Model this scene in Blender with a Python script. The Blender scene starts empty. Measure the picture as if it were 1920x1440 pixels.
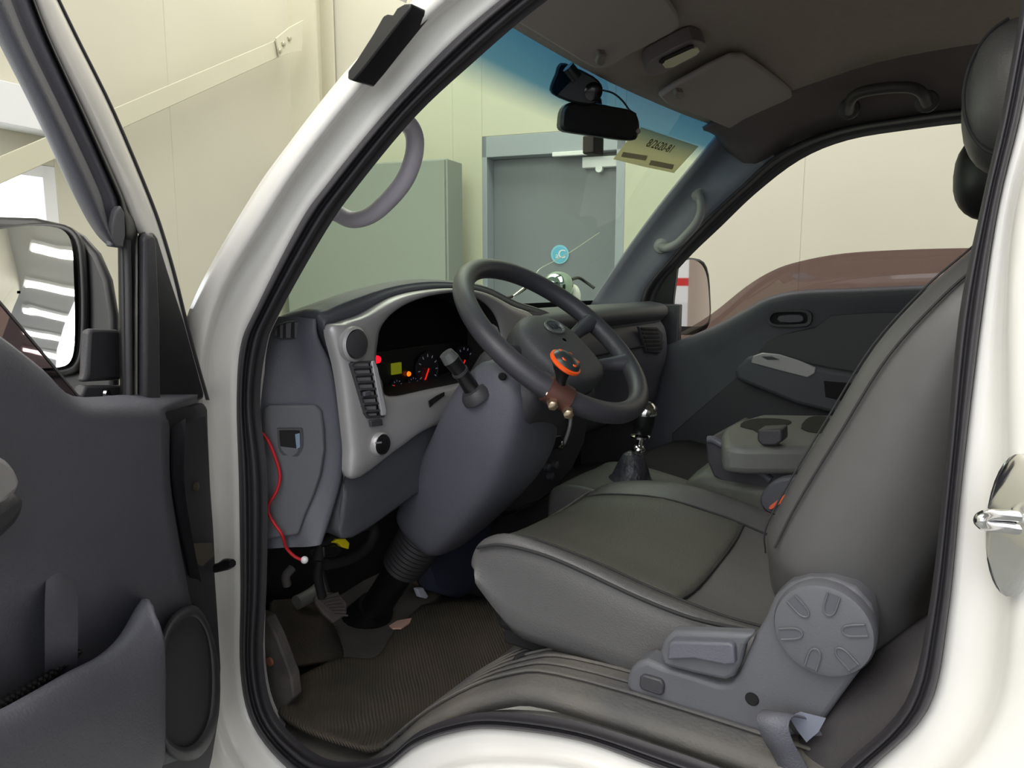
import bpy, bmesh, math, random
from mathutils import Vector as V, Matrix
random.seed(4)
sc = bpy.context.scene
# ------------------------------------------------------------------ camera
F = 1400.0
CAMP = V((0, -.7, 1.5))
YAW, PITCH = math.radians(33), math.radians(8.33)
cd = bpy.data.cameras.new('camera'); cam = bpy.data.objects.new('camera', cd); sc.collection.objects.link(cam)
cd.sensor_width = 36; cd.lens = F/1920*36; cd.clip_start = .02
cam.location = CAMP; cam.rotation_euler = (math.pi/2-PITCH, 0, YAW)
sc.camera = cam
RM = cam.rotation_euler.to_matrix()
# ------------------------------------------------------------------ world, lights, exposure
w = bpy.data.worlds.new('daylight'); sc.world = w; w.use_nodes = True
w.node_tree.nodes['Background'].inputs[0].default_value = (.93, .96, 1, 1)
w.node_tree.nodes['Background'].inputs[1].default_value = 1.0
sc.view_settings.view_transform = 'Standard'; sc.view_settings.look = 'None'
sc.view_settings.gamma = 1; sc.view_settings.exposure = 0.12
def area(x, y, z, sx, sy, p, rot=(0, 0, 0), col=(1, .97, .92)):
    l = bpy.data.lights.new('workshop_light', 'AREA'); l.shape = 'RECTANGLE'; l.size = sx; l.size_y = sy
    l.energy = p; l.color = col
    o = bpy.data.objects.new('workshop_light', l); o.location = (x, y, z); o.rotation_euler = rot
    sc.collection.objects.link(o)
area(-1.5, -2.2, 4.3, 5, 3, 150)
area(-2.2, 2.2, 4.3, 3, 1.4, 60)
area(2.0, 2.6, 4.3, 4, 1.4, 70)
area(1.5, -4.5, 3.0, 5, 3, 110, (math.radians(62), 0, 0), (.95, .97, 1))   # added soft fill from behind the camera, as daylight through an open gate
# ------------------------------------------------------------------ pixel rays met with real planes
def ray(px, py): return RM @ V(((px-960)/F, -(py-720)/F, -1))
def ux(px, py, X): d = ray(px, py); return CAMP+d*((X-CAMP.x)/d.x)
def uy(px, py, Y): d = ray(px, py); return CAMP+d*((Y-CAMP.y)/d.y)
def uz(px, py, Z): d = ray(px, py); return CAMP+d*((Z-CAMP.z)/d.z)
def up(px, py, P, n): d = ray(px, py); return CAMP+d*((P-CAMP).dot(n)/d.dot(n))
def lean(z): return max(0., z-1.38)*.12
def us(px, py, off=0.):             # near body side, leaning in above the belt
    p = uy(px, py, off)
    for _ in range(6): p = uy(px, py, off+lean(p.z))
    return p
def uf(px, py, off=0.):             # far body side
    p = uy(px, py, 1.5+off)
    for _ in range(8): p = uy(px, py, 1.5+off-lean(p.z))
    return p
HP = V((-.935, -.075, 0)); PH = math.radians(62)
DD = V((math.cos(PH), -math.sin(PH), 0)); DN = V((math.sin(PH), math.cos(PH), 0))
def ud(px, py, off=0.): return up(px, py, HP+DN*off, DN)   # plane of the open door's inner face
# ------------------------------------------------------------------ materials
def lin(c):
    return tuple(((v/255)/12.92 if v <= 10 else (((v/255)+.055)/1.055)**2.4) for v in c)+(1,)
MC = {}
def mat(name, col, rough=.5, metal=0., var=.0, scale=30, bump=0., bscale=400, col2=None, coat=0., emit=None, es=0, stretch=None, spec=.5):
    if name in MC: return MC[name]
    m = bpy.data.materials.new(name); m.use_nodes = True; nt = m.node_tree; b = nt.nodes['Principled BSDF']
    b.inputs['Base Color'].default_value = lin(col); b.inputs['Roughness'].default_value = rough
    b.inputs['Metallic'].default_value = metal; b.inputs['Coat Weight'].default_value = coat; b.inputs['Coat Roughness'].default_value = .1
    b.inputs['Specular IOR Level'].default_value = spec
    tc = nt.nodes.new('ShaderNodeTexCoord')
    src = tc.outputs['Object']
    if stretch:
        mp = nt.nodes.new('ShaderNodeMapping'); mp.inputs['Scale'].default_value = stretch
        nt.links.new(src, mp.inputs[0]); src = mp.outputs[0]
    if var or col2:
        n = nt.nodes.new('ShaderNodeTexNoise'); n.inputs['Scale'].default_value = scale; n.inputs['Detail'].default_value = 6
        nt.links.new(src, n.inputs['Vector'])
        r = nt.nodes.new('ShaderNodeValToRGB')
        c1 = lin(col); c2 = lin(col2) if col2 else tuple(v*(1-var) for v in c1[:3])+(1,)
        r.color_ramp.elements[0].position = .35; r.color_ramp.elements[0].color = c2
        r.color_ramp.elements[1].position = .65; r.color_ramp.elements[1].color = c1
        nt.links.new(n.outputs[0], r.inputs[0]); nt.links.new(r.outputs[0], b.inputs['Base Color'])
    if bump:
        n = nt.nodes.new('ShaderNodeTexNoise'); n.inputs['Scale'].default_value = bscale; n.inputs['Detail'].default_value = 3
        nt.links.new(src, n.inputs['Vector'])
        bp = nt.nodes.new('ShaderNodeBump'); bp.inputs['Strength'].default_value = bump; bp.inputs['Distance'].default_value = .002 if bscale > 60 else .01
        nt.links.new(n.outputs[0], bp.inputs['Height']); nt.links.new(bp.outputs[0], b.inputs['Normal'])
    if emit: b.inputs['Emission Color'].default_value = lin(emit); b.inputs['Emission Strength'].default_value = es
    MC[name] = m; return m
WHITE = mat('white_paint', (238, 236, 232), .35, coat=.6, var=.06, scale=6)
SEAL = mat('rubber_seal', (54, 52, 57), .55)
PLA = mat('dark_grey_plastic', (80, 81, 88), .55, bump=.25, var=.12, scale=9)
PLB = mat('blue_grey_plastic', (92, 93, 103), .5, bump=.25, var=.08, scale=9)
PLC = mat('charcoal_plastic', (62, 61, 66), .5, bump=.2)
TRIM = mat('grey_trim', (91, 92, 98), .55, bump=.15)
BLK = mat('black_plastic', (20, 20, 23), .4)
BLKM = mat('matt_black', (14, 14, 16), .8)
SILV = mat('silver_plastic', (176, 174, 176), .36, metal=.3)
CHR = mat('chrome', (215, 215, 215), .12, metal=1)
LINER = mat('headliner_cloth', (176, 164, 156), .95, bump=.5, bscale=900, var=.05, scale=60)
VISOR = mat('visor_vinyl', (172, 162, 162), .8, bump=.3, bscale=700)
VINYL = mat('seat_vinyl', (84, 83, 84), .42, bump=.3, bscale=500, var=.08, scale=5)
VINYLD = mat('seat_vinyl_centre', (78, 78, 72), .5, bump=.5, bscale=350, var=.08, scale=5)
SEAM = mat('seam_thread', (38, 38, 40), .8)
CREAM = mat('cream_panel', (205, 202, 184), .55, var=.04, scale=2)
CREAM2 = mat('cream_steel', (205, 202, 180), .5, var=.03, scale=3)
GREYD = mat('grey_door_paint', (128, 132, 140), .35, var=.05, scale=2)
CAB = mat('grey_green_cabinet', (152, 156, 150), .45)
RUB = mat('dirty_rubber_mat', (66, 62, 58), .8, col2=(92, 82, 70), scale=7, bump=.6, bscale=160)
RUB2 = mat('rubber_floor', (78, 77, 78), .7, col2=(100, 96, 90), scale=9, bump=.6, bscale=220)
MIRR = mat('mirror_glass', (235, 235, 235), .02, metal=1)
# glass
def backlit(name, col):       # thin printed paper: light from behind shows through
    if name in MC: return MC[name]
    m = mat(name, col, .6); nt = m.node_tree; b = nt.nodes['Principled BSDF']; t = nt.nodes.new('ShaderNodeBsdfTranslucent')
    t.inputs[0].default_value = lin(col); mx = nt.nodes.new('ShaderNodeMixShader'); mx.inputs[0].default_value = .7
    nt.links.new(b.outputs[0], mx.inputs[1]); nt.links.new(t.outputs[0], mx.inputs[2]); nt.links.new(mx.outputs[0], nt.nodes['Material Output'].inputs[0])
    return m
def glass(name, tint, refl=.1, band=False):
    m = bpy.data.materials.new(name); m.use_nodes = True; nt = m.node_tree
    for n in list(nt.nodes): nt.nodes.remove(n)
    o = nt.nodes.new('ShaderNodeOutputMaterial'); t = nt.nodes.new('ShaderNodeBsdfTransparent'); g = nt.nodes.new('ShaderNodeBsdfGlossy')
    g.inputs['Roughness'].default_value = .03; t.inputs[0].default_value = tint+(1,)
    fr = nt.nodes.new('ShaderNodeFresnel'); fr.inputs[0].default_value = 1.45
    ml = nt.nodes.new('ShaderNodeMath'); ml.operation = 'MULTIPLY'; ml.inputs[1].default_value = refl*10
    mx = nt.nodes.new('ShaderNodeMixShader')
    geo = nt.nodes.new('ShaderNodeNewGeometry'); iv = nt.nodes.new('ShaderNodeMath'); iv.operation = 'SUBTRACT'; iv.inputs[0].default_value = 1
    m2 = nt.nodes.new('ShaderNodeMath'); m2.operation = 'MULTIPLY'; nt.links.new(geo.outputs['Backfacing'], iv.inputs[1])
    nt.links.new(fr.outputs[0], ml.inputs[0]); nt.links.new(ml.outputs[0], m2.inputs[0]); nt.links.new(iv.outputs[0], m2.inputs[1]); nt.links.new(m2.outputs[0], mx.inputs[0])
    nt.links.new(t.outputs[0], mx.inputs[1]); nt.links.new(g.outputs[0], mx.inputs[2]); nt.links.new(mx.outputs[0], o.inputs[0])
    if band:     # tinted shade band moulded into the top of the windscreen, by the pane's own UV
        uv = nt.nodes.new('ShaderNodeUVMap'); sp = nt.nodes.new('ShaderNodeSeparateXYZ'); r = nt.nodes.new('ShaderNodeValToRGB')
        nt.links.new(uv.outputs[0], sp.inputs[0]); nt.links.new(sp.outputs[1], r.inputs[0]); nt.links.new(r.outputs[0], t.inputs[0])
        r.color_ramp.elements[0].position = .80; r.color_ramp.elements[0].color = tint+(1,)
        r.color_ramp.elements[1].position = .88; r.color_ramp.elements[1].color = (.09, .24, .38, 1)
        e = r.color_ramp.elements.new(.98); e.color = (.04, .14, .27, 1)
    return m
WSG = glass('windscreen_glass', (.80, .93, .78), .08, True)
TINT = glass('tinted_side_glass', (.50, .42, .43), .1)
# ------------------------------------------------------------------ mesh helpers
def link(name, me, m, parent=None, smooth=True):
    o = bpy.data.objects.new(name, me); sc.collection.objects.link(o)
    if m: me.materials.append(m)
    if smooth and len(me.polygons): me.polygons.foreach_set('use_smooth', [True]*len(me.polygons))
    if parent: o.parent = parent; o.matrix_parent_inverse = Matrix.Translation(-parent.location) if parent.type == 'EMPTY' else Matrix()
    return o
def mk(name, vs, fs, m, parent=None, smooth=True, auto=None):
    me = bpy.data.meshes.new(name); me.from_pydata([tuple(v) for v in vs], [], fs); me.update()
    if parent is not None and parent.type == 'EMPTY':
        pass
    o = link(name, me, m, parent, smooth)
    if auto:
        me.set_sharp_from_angle(angle=math.radians(auto))
    return o
def fixn(o):
    bm = bmesh.new(); bm.from_mesh(o.data); bmesh.ops.recalc_face_normals(bm, faces=bm.faces); bm.to_mesh(o.data); bm.free(); return o
def cr(p0, p1, p2, p3, t):
    return .5*((2*p1)+(p2-p0)*t+(2*p0-5*p1+4*p2-p3)*t*t+(3*p1-p0-3*p2+p3)*t**3)
def spl(pts, n=6, closed=False):
    P = [V(p) for p in pts]; L = len(P); out = []
    if n <= 1: return P
    rng = L if closed else L-1
    for i in range(rng):
        if closed: a, b, c, d = P[i-1], P[i], P[(i+1) % L], P[(i+2) % L]
        else: b, c = P[i], P[i+1]; a = P[i-1] if i else b*2-c; d = P[i+2] if i+2 < L else c*2-b
        for k in range(n): out.append(cr(a, b, c, d, k/n))
    if not closed: out.append(P[-1])
    return out
def solid(o, t, off=-1):
    s = o.modifiers.new('thickness', 'SOLIDIFY'); s.thickness = t; s.offset = off; return o
def bev(o, wd, seg=3, ang=30):
    s = o.modifiers.new('bevel', 'BEVEL'); s.width = wd; s.segments = seg; s.limit_method = 'ANGLE'; s.angle_limit = math.radians(ang)
    s.harden_normals = False; return o
def sub(o, n=1):
    s = o.modifiers.new('subdivision', 'SUBSURF'); s.levels = n; s.render_levels = n; return o
def patch(name, rows, m, parent=None, nu=4, nv=4, cu=False, cv=False, uv=False, auto=None):
    """grid through rows of control points (cu: rows closed; cv: closed across rows)"""
    R = [spl(r, nu, cu) for r in rows]; cols = [spl([r[j] for r in R], nv, cv) for j in range(len(R[0]))]
    nr, nc = len(cols[0]), len(cols); vs = [cols[j][i] for i in range(nr) for j in range(nc)]; fs = []
    for i in range(nr-(0 if cv else 1)):
        for j in range(nc-(0 if cu else 1)):
            a, b = i % nr, (i+1) % nr; c, d = j % nc, (j+1) % nc
            fs.append((a*nc+c, a*nc+d, b*nc+d, b*nc+c))
    o = mk(name, vs, fs, m, parent, auto=auto)
    if uv:
        l = o.data.uv_layers.new(name='UVMap')
        for lp in o.data.loops:
            i, j = divmod(lp.vertex_index, nc); l.data[lp.index].uv = (j/(nc-1), i/(nr-1))
    return o
def tube(name, pts, r, m, parent=None, n=10, k=5, closed=False, rb=None):
    P = spl(pts, k, closed); L = len(P)
    rr = r if isinstance(r, (list, tuple)) else [r]
    if len(rr) > 1:
        RR = [p.x for p in spl([V((x, 0, 0)) for x in rr], k, closed)]
    else: RR = [rr[0]]*L
    vs = []; fs = []; up_ = None
    for i, p in enumerate(P):
        t = (P[(i+1) % L]-P[i-1]) if closed else (P[min(i+1, L-1)]-P[max(i-1, 0)]); t.normalize()
        if up_ is None: up_ = t.orthogonal().normalized()
        up_ = (up_-t*up_.dot(t)).normalized(); s = t.cross(up_)
        for a in range(n):
            q = 2*math.pi*a/n; vs.append(p+up_*math.cos(q)*RR[i]+s*math.sin(q)*(RR[i] if rb is None else rb))
    for i in range(L if closed else L-1):
        for a in range(n):
            b = (a+1) % n; j = (i+1) % L; fs.append((i*n+a, i*n+b, j*n+b, j*n+a))
    if not closed: fs.append(tuple(range(n-1, -1, -1))); fs.append(tuple((L-1)*n+a for a in range(n)))
    return mk(name, vs, fs, m, parent, auto=50)
def lathe(name, prof, P, ax, m, parent=None, n=32, sx=1., sy=1., u=None):
    """prof: (radius, height) pairs about the axis ax through P"""
    ax = V(ax).normalized(); u = (V(u)-ax*V(u).dot(ax)).normalized() if u is not None else ax.orthogonal().normalized(); v = ax.cross(u)
    vs = []; fs = []
    for (r, h) in prof:
        for a in range(n):
            q = 2*math.pi*a/n; vs.append(P+ax*h+u*math.cos(q)*r*sx+v*math.sin(q)*r*sy)
    for i in range(len(prof)-1):
        for a in range(n):
            b = (a+1) % n; fs.append((i*n+a, i*n+b, (i+1)*n+b, (i+1)*n+a))
    fs.append(tuple(range(n-1, -1, -1))); fs.append(tuple((len(prof)-1)*n+a for a in range(n)))
    return mk(name, vs, fs, m, parent, auto=40)
def prism(name, pts, ext, m, parent=None, k=1, bevel=0., seg=2, closed=True):
    """solid plate: outline pts (spline factor k), extruded by the vector ext"""
    P = spl(pts, k, True) if k > 1 else [V(p) for p in pts]; ext = V(ext); n = len(P)
    vs = P+[p+ext for p in P]
    fs = [tuple(range(n)), tuple(range(2*n-1, n-1, -1))]+[(i, (i+1) % n, n+(i+1) % n, n+i) for i in range(n)]
    o = fixn(mk(name, vs, fs, m, parent, auto=35))
    if bevel: bev(o, bevel, seg, 40)
    return o
def frame(name, outer, inner, ext, m, parent=None, k=1, bevel=0.):
    """plate with a hole: outer and inner loops with equal counts"""
    A = spl(outer, k, True) if k > 1 else [V(p) for p in outer]; B = spl(inner, k, True) if k > 1 else [V(p) for p in inner]
    n = len(A); ext = V(ext); vs = A+B+[p+ext for p in A]+[p+ext for p in B]; fs = []
    for i in range(n):
        j = (i+1) % n
        fs += [(i, j, n+j, n+i), (2*n+i, 3*n+i, 3*n+j, 2*n+j), (i, 2*n+i, 2*n+j, j), (n+i, n+j, 3*n+j, 3*n+i)]
    o = fixn(mk(name, vs, fs, m, parent, auto=35))
    if bevel: bev(o, bevel, 2, 40)
    return o
def box(name, c, s, m, parent=None, rot=None, bevel=0., axes=None):
    """box with centre c, full sizes s, in the axes given (or the world's)"""
    X, Y, Z = axes if axes else (V((1, 0, 0)), V((0, 1, 0)), V((0, 0, 1)))
    if rot: R = Matrix.Rotation(rot, 3, 'Z'); X, Y = R@X, R@Y
    c = V(c); vs = [c+X*(a*s[0]/2)+Y*(b*s[1]/2)+Z*(d*s[2]/2) for a in (-1, 1) for b in (-1, 1) for d in (-1, 1)]
    fs = [(0, 1, 3, 2), (4, 6, 7, 5), (0, 4, 5, 1), (2, 3, 7, 6), (0, 2, 6, 4), (1, 5, 7, 3)]
    o = fixn(mk(name, vs, fs, m, parent, smooth=bool(bevel), auto=35 if bevel else None))
    if bevel: bev(o, bevel)
    return o
def ell(name, c, a, b, d, m, parent=None, axes=None, e=1.):
    """super-ellipsoid"""
    X, Y, Z = axes if axes else (V((1, 0, 0)), V((0, 1, 0)), V((0, 0, 1)))
    f = lambda t: math.copysign(abs(t)**e, t); vs = []; fs = []; N, M = 24, 14
    for i in range(M+1):
        p = -math.pi/2+math.pi*i/M
        for j in range(N):
            q = 2*math.pi*j/N; vs.append(V(c)+X*(a*f(math.cos(p))*f(math.cos(q)))+Y*(b*f(math.cos(p))*f(math.sin(q)))+Z*(d*f(math.sin(p))))
    for i in range(M):
        for j in range(N): k = (j+1) % N; fs.append((i*N+j, i*N+k, (i+1)*N+k, (i+1)*N+j))
    return fixn(mk(name, vs, fs, m, parent))
def text(name, s, P, X, Y, size, m, parent=None, ext=.0003):
    cu = bpy.data.curves.new(name, 'FONT'); cu.body = s; cu.size = size; cu.extrude = ext; cu.align_x = 'CENTER'; cu.align_y = 'CENTER'
    t_ = bpy.data.objects.new(name, cu); sc.collection.objects.link(t_)
    me = bpy.data.meshes.new_from_object(t_.evaluated_get(bpy.context.evaluated_depsgraph_get())); bpy.data.objects.remove(t_)
    me.materials.clear(); me.materials.append(m); o = bpy.data.objects.new(name, me); sc.collection.objects.link(o)
    X = X.normalized(); Y = (Y-X*Y.dot(X)).normalized(); Z = X.cross(Y)
    mw = Matrix((X, Y, Z)).transposed().to_4x4(); mw.translation = P
    if parent: o.parent = parent; o.matrix_parent_inverse = Matrix.Translation(-parent.location) if parent.type == 'EMPTY' else Matrix()
    o.matrix_basis = mw
    return o
def thing(name, label, cat, loc, group=None):
    o = bpy.data.objects.new(name, None); sc.collection.objects.link(o); o.location = V(loc); o.empty_display_size = .05
    o['label'] = label; o['category'] = cat
    if group: o['group'] = group
    return o
def tag(o, label, cat, group=None):
    o['label'] = label; o['category'] = cat
    if group: o['group'] = group
    return o
def struct(o): o['kind'] = 'structure'; return o
# ================================================================== the workshop
WD = V((math.sin(math.radians(-102)), math.cos(math.radians(-102)), 0))      # along the far wall, to the left
WN = V((-WD.y, WD.x, 0)); WN = WN if WN.y > 0 else -WN                         # away from us
WP = V((-2.34, 3.14, 0)); CORN = WP+WD*1.523
GZ = 0.0; CZ = 4.6
def wall(name, P0, d, n, L, mats, seam=1.0, z0=0., z1=CZ, holes=()):
    """sandwich-panel wall: an empty with one panel object per metre"""
    root = struct(bpy.data.objects.new(name, None)); sc.collection.objects.link(root); root.location = P0
    a = 0.
    me = None
    while a < L-.01:
        b = min(a+seam, L); zz = [(z0, z1)]
        for (h0, h1, hz0, hz1) in holes:
            if h0 < b and h1 > a:
                zz = 'h'
                segs = [(a, max(a, h0), z0, z1), (min(b, h1), b, z0, z1), (max(a, h0), min(b, h1), z0, hz0), (max(a, h0), min(b, h1), hz1, z1)]
                for (s0, s1, q0, q1) in segs:
                    if s1-s0 > .005 and q1-q0 > .005:
                        c = P0+d*((s0+s1)/2)+n*.05; c.z = (q0+q1)/2
                        bev(box('panel', c, (s1-s0, .1, q1-q0), CREAM, root, axes=(d, n, V((0, 0, 1)))), .003, 1)
        if zz != 'h':
            c = P0+d*((a+b)/2)+n*.05; c.z = (z0+z1)/2
            o = box('panel', c, (b-a, .1, z1-z0), CREAM, root, axes=(d, n, V((0, 0, 1)))); bev(o, .003, 1)
        a = b
    return root
PD = V((-WD.x, -WD.y, 0))          # far wall, from the corner to the right
def along(px, P=CORN, d=PD, n=WN, py=500):
    q = up(px, py, P, n); return (q-P).dot(d)
def at_wall(px, py, off=0.): return up(px, py, CORN-WN*off, WN)
dl, dr, dt = along(905), along(1168), at_wall(1000, 250).z
ZUP = V((0, 0, 1))
LD = V((-WN.x, -WN.y, 0))          # left wall, from the corner towards us
wl0, wl1 = (up(105, 340, CORN, PD)-CORN).dot(LD), (up(105, 340, CORN, PD)-CORN).dot(LD)+1.6
wzt = up(60, 252, CORN, PD).z; 
wall('wall_far', CORN, PD, WN, 9, None, 1.0, holes=[(dl, dr, 0, dt)])
wall('wall_left', CORN-PD*.0, LD, -PD, 9, None, 1.2, holes=[(wl0, wl1, .9, wzt-.12)])
fl = struct(box('floor', (0, 0, -.05), (26, 26, .1), mat('painted_concrete', (150, 152, 150), .35, var=.15, scale=3)))
cl = struct(box('ceiling', (0, -5, CZ+.05), (22, 22, .1), mat('ceiling_white', (200, 200, 198), .7)))
# window in the left wall
wf = struct(bpy.data.objects.new('window_1', None)); sc.collection.objects.link(wf); wf.location = CORN+LD*wl0
WFM = mat('white_window_frame', (235, 236, 238), .4)
def lw(s, z, off=0.): p = CORN+LD*s-PD*(-off); p.z = z; return p     # off: into the room
def lbox(name, s0, s1, z0, z1, t, off, m, parent):
    c = CORN+LD*((s0+s1)/2)+PD*(off); c.z = (z0+z1)/2
    return box(name, c, (s1-s0, t, z1-z0), m, parent, axes=(LD, PD, ZUP), bevel=.003)
z0, z1 = .9, wzt-.12
for (a, b, c, d) in ((wl0, wl1, z0, z0+.05), (wl0, wl1, z1-.05, z1), (wl0, wl0+.06, z0, z1), (wl1-.06, wl1, z0, z1), (wl0+.75, wl0+.81, z0, z1)):
    lbox('window_frame', a, b, c, d, .1, -.05, WFM, wf)
lbox('window_pane', wl0+.05, wl1-.05, z0+.04, z1-.04, .008, -.07, mat('daylit_pane', (250, 252, 255), .1, emit=(245, 250, 255), es=2.2), wf)
struct(lbox('trim_1', wl0-.12, wl1+.4, wzt, wzt+.16, .12, .06, WFM, None))
# steel column in the corner, brace with its gusset
col = struct(bpy.data.objects.new('trim_2', None)); sc.collection.objects.link(col); col.location = CORN
cc = CORN+LD*.12+PD*.1
for (dx, sx, sy) in ((0, .012, .2), (-.09, .2, .014), (.09, .2, .014)):
    if sx > .1: c = cc+LD*dx; c.z = CZ/2; box('flange', c, (.2, .014, CZ), CREAM2, col, axes=(PD, LD, ZUP))
    else: c = cc.copy(); c.z = CZ/2; box('web', c, (.014, .18, CZ), CREAM2, col, axes=(PD, LD, ZUP))
br = thing('diagonal_brace', 'cream painted steel brace running diagonally across the left wall', 'brace', CORN+LD*.3+ZUP*3)
bo = CORN+PD*.16
b1 = up(540, 82, bo, PD); b0 = up(-60, 345, bo, PD)
dv = (b1-b0).normalized(); nv = PD; tv = dv.cross(nv).normalized()
box('brace_bar', (b0+b1)/2, ((b1-b0).length, .01, .085), CREAM2, br, axes=(dv, nv, tv), bevel=.002)
box('brace_lip', (b0+b1)/2+tv*(.04 if tv.z < 0 else -.04)-PD*.03, ((b1-b0).length, .06, .008), CREAM2, br, axes=(dv, nv, tv))
g = [up(x, y, bo+PD*.012, PD) for x, y in ((515, 72), (540, 52), (566, 38), (563, 96), (540, 100), (522, 107))]
prism('gusset_plate', g, PD*.012, CREAM2, br, bevel=.001)
for (x, y) in ((530, 82), (541, 72), (523, 95)):
    lathe('bolt', [(.014, 0), (.014, .012), (.008, .016)], up(x, y, bo+PD*.024, PD), PD, mat('zinc', (200, 198, 180), .3, metal=.8), br, n=6)
# grey steel door in its frame
dor = struct(bpy.data.objects.new('door_1', None)); sc.collection.objects.link(dor); dor.location = CORN+PD*dl
def wbox(name, s0, s1, za, zb, t, off, m, parent, bevel=.003):
    c = CORN+PD*((s0+s1)/2)+WN*off; c.z = (za+zb)/2
    return box(name, c, (s1-s0, t, zb-za), m, parent, axes=(PD, WN, ZUP), bevel=bevel)
s1_ = along(925)
FR = mat('grey_frame_paint', (160, 165, 174), .4)
wbox('door_jamb', dl, s1_-.04, 0, dt, .16, .08, FR, dor); wbox('door_jamb', dr-.05, dr, 0, dt, .16, .08, FR, dor)
wbox('door_head', dl, dr, dt-.12, dt, .16, .08, FR, dor)
wbox('door_leaf', s1_-.04, dr-.05, .02, dt-.12, .05, .13, GREYD, dor)
hb = at_wall(1090, 287)
wbox('door_closer_arm', along(1035), along(1125), hb.z-.012, hb.z+.012, .03, .0, WFM, dor)
hb = at_wall(1120, 301)
wbox('door_closer', along(1085), along(1150), hb.z-.03, hb.z+.03, .05, .07, WFM, dor)
lathe('closer_knob', [(.02, 0), (.02, .03)], at_wall(1120, 315, .0)+WN*.06, -WN, WFM, dor, n=12)
# grey-green steel cabinet in front of the far wall
cb = thing('steel_cabinet', 'tall grey-green steel cabinet beside the grey door', 'cabinet', CORN+PD*.6)
ca, cb1, cz = along(612)+.03, along(838)+.02, at_wall(740, 302, .4).z
q0 = (up(612, 400, CORN-WN*.4, WN)-CORN).dot(PD); q1 = (up(838, 400, CORN-WN*.4, WN)-CORN).dot(PD)
wbox('carcass', q0-.3, q1, .05, cz, .2, -.29, CAB, cb, .006)
wbox('cabinet_door', q0-.29, q1-.01, .08, cz-.01, .02, -.4, CAB, cb)
wbox('plinth', q0-.28, q1-.02, 0, .05, .34, -.2, BLK, cb)
# ceiling strip lights
LAMP = mat('tube_glow', (255, 255, 250), .5, emit=(255, 253, 246), es=9)
for i in range(9):
    for j in range(2):
        x, y = -5.2+j*4.6, -1.5-i*1.05
        if y < -10: continue
        t = thing('strip_light', 'long fluorescent ceiling fixture reflected in the driver side mirror', 'ceiling light', (x, y, CZ), 'ceiling strip lights over the workshop')
        box('housing', (x, y, CZ-.03), (2.6, .22, .06), WFM, t, bevel=.005); box('diffuser', (x, y, CZ-.07), (2.5, .16, .03), LAMP, t, bevel=.01)
# red and white banner far behind the truck, seen in the passenger mirror
bn = thing('wall_banner', 'tall red and white striped banner board, seen in the passenger mirror', 'banner', (6, 1.0, 0))
for i, (za, zb, c) in enumerate(((0, 1.15, (228, 228, 235)), (1.15, 1.36, (240, 240, 245)), (1.36, 1.46, (215, 40, 45)), (1.46, 1.8, (250, 250, 255)), (1.8, 2.6, (220, 45, 50)))):
    box('banner_stripe', (6.2, .79, (za+zb)/2), (.05, 1.0, zb-za), mat('banner_%d' % (c[1]//10), c, .5), bn)
struct(box('wall_right', (6.6, 1.0, 1.6), (.1, 6, 3.2), mat('beige_wall', (226, 212, 202), .6)))
# ================================================================== the truck: shell
cab = thing('truck_cab', 'white light-truck cab seen through its open driver doorway', 'truck', (-.4, .75, 0))
S = [(450,1100),(447,900),(443,760),(450,650),(480,577),(560,420),(617,340),(720,213),(827,97),(937,0),(1080,-110),(1300,-250),(1600,-400),(1850,-430),(1960,-330),(1965,-100),
     (1920,183),(1873,383),(1840,600),(1804,900),(1777,1162),(1740,1331),(1635,1440),(1560,1510),(1420,1510),(1227,1440),(1080,1388),(923,1367),(840,1377),(773,1403),(700,1455),(600,1470),(537,1440),(473,1360),(450,1260)]
I = [(486,1100),(487,900),(473,760),(484,655),(508,590),(598,430),(662,340),(767,213),(880,107),(990,12),(1120,-80),(1320,-200),(1600,-340),(1830,-370),(1915,-290),(1925,-80),
     (1884,183),(1840,383),(1797,600),(1770,900),(1738,1162),(1693,1331),(1586,1440),(1520,1490),(1420,1480),(1250,1420),(1080,1366),(930,1345),(850,1353),(775,1380),(715,1425),(620,1437),(555,1405),(500,1340),(480,1240)]
G = [(395,1100),(395,900),(385,760),(390,650),(425,540),(500,415),(565,315),(668,183),(780,62),(890,-35),(1040,-160),(1280,-310),(1600,-480),(1890,-520),(2030,-360),(2040,-100),
     (1965,183),(1905,383),(1885,600),(1885,900),(1885,1162),(1850,1350),(1740,1480),(1600,1570),(1420,1580),(1240,1505),(1080,1436),(935,1422),(850,1432),(770,1470),(700,1520),(580,1530),(500,1490),(430,1400),(400,1260)]
O = [(330,1100),(325,900),(325,760),(338,640),(375,535),(470,370),(533,280),(640,143),(758,18),(855,-85),(1000,-210),(1250,-380),(1600,-560),(1930,-600),(2120,-400),(2150,-100),
     (2150,183),(2150,383),(2150,600),(2150,900),(2150,1162),(2150,1400),(2000,1640),(1700,1720),(1420,1700),(1240,1650),(1080,1600),(950,1590),(850,1600),(760,1620),(680,1640),(540,1620),(420,1580),(340,1480),(325,1260)]
def ring(L, off): return [us(x, y, off) for x, y in L]
def mixr(A, B, t, off): return [us(a[0]*(1-t)+b[0]*t, a[1]*(1-t)+b[1]*t, off) for a, b in zip(A, B)]
oo = ring(O, -.045)
rows = [[p+V((0, .12, 0)) for p in oo], [p+V((0, .03, 0)) for p in oo], oo, mixr(O, G, .55, -.052), mixr(O, G, .9, -.045), mixr(O, G, 1, -.03), mixr(G, S, .15, -.02), mixr(G, S, .6, -.012), ring(S, -.01), [p+V((0, .05, 0)) for p in ring(S, 0)]]
fixn(patch('body_side', rows, WHITE, cab, nu=5, nv=2, cu=True))
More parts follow.
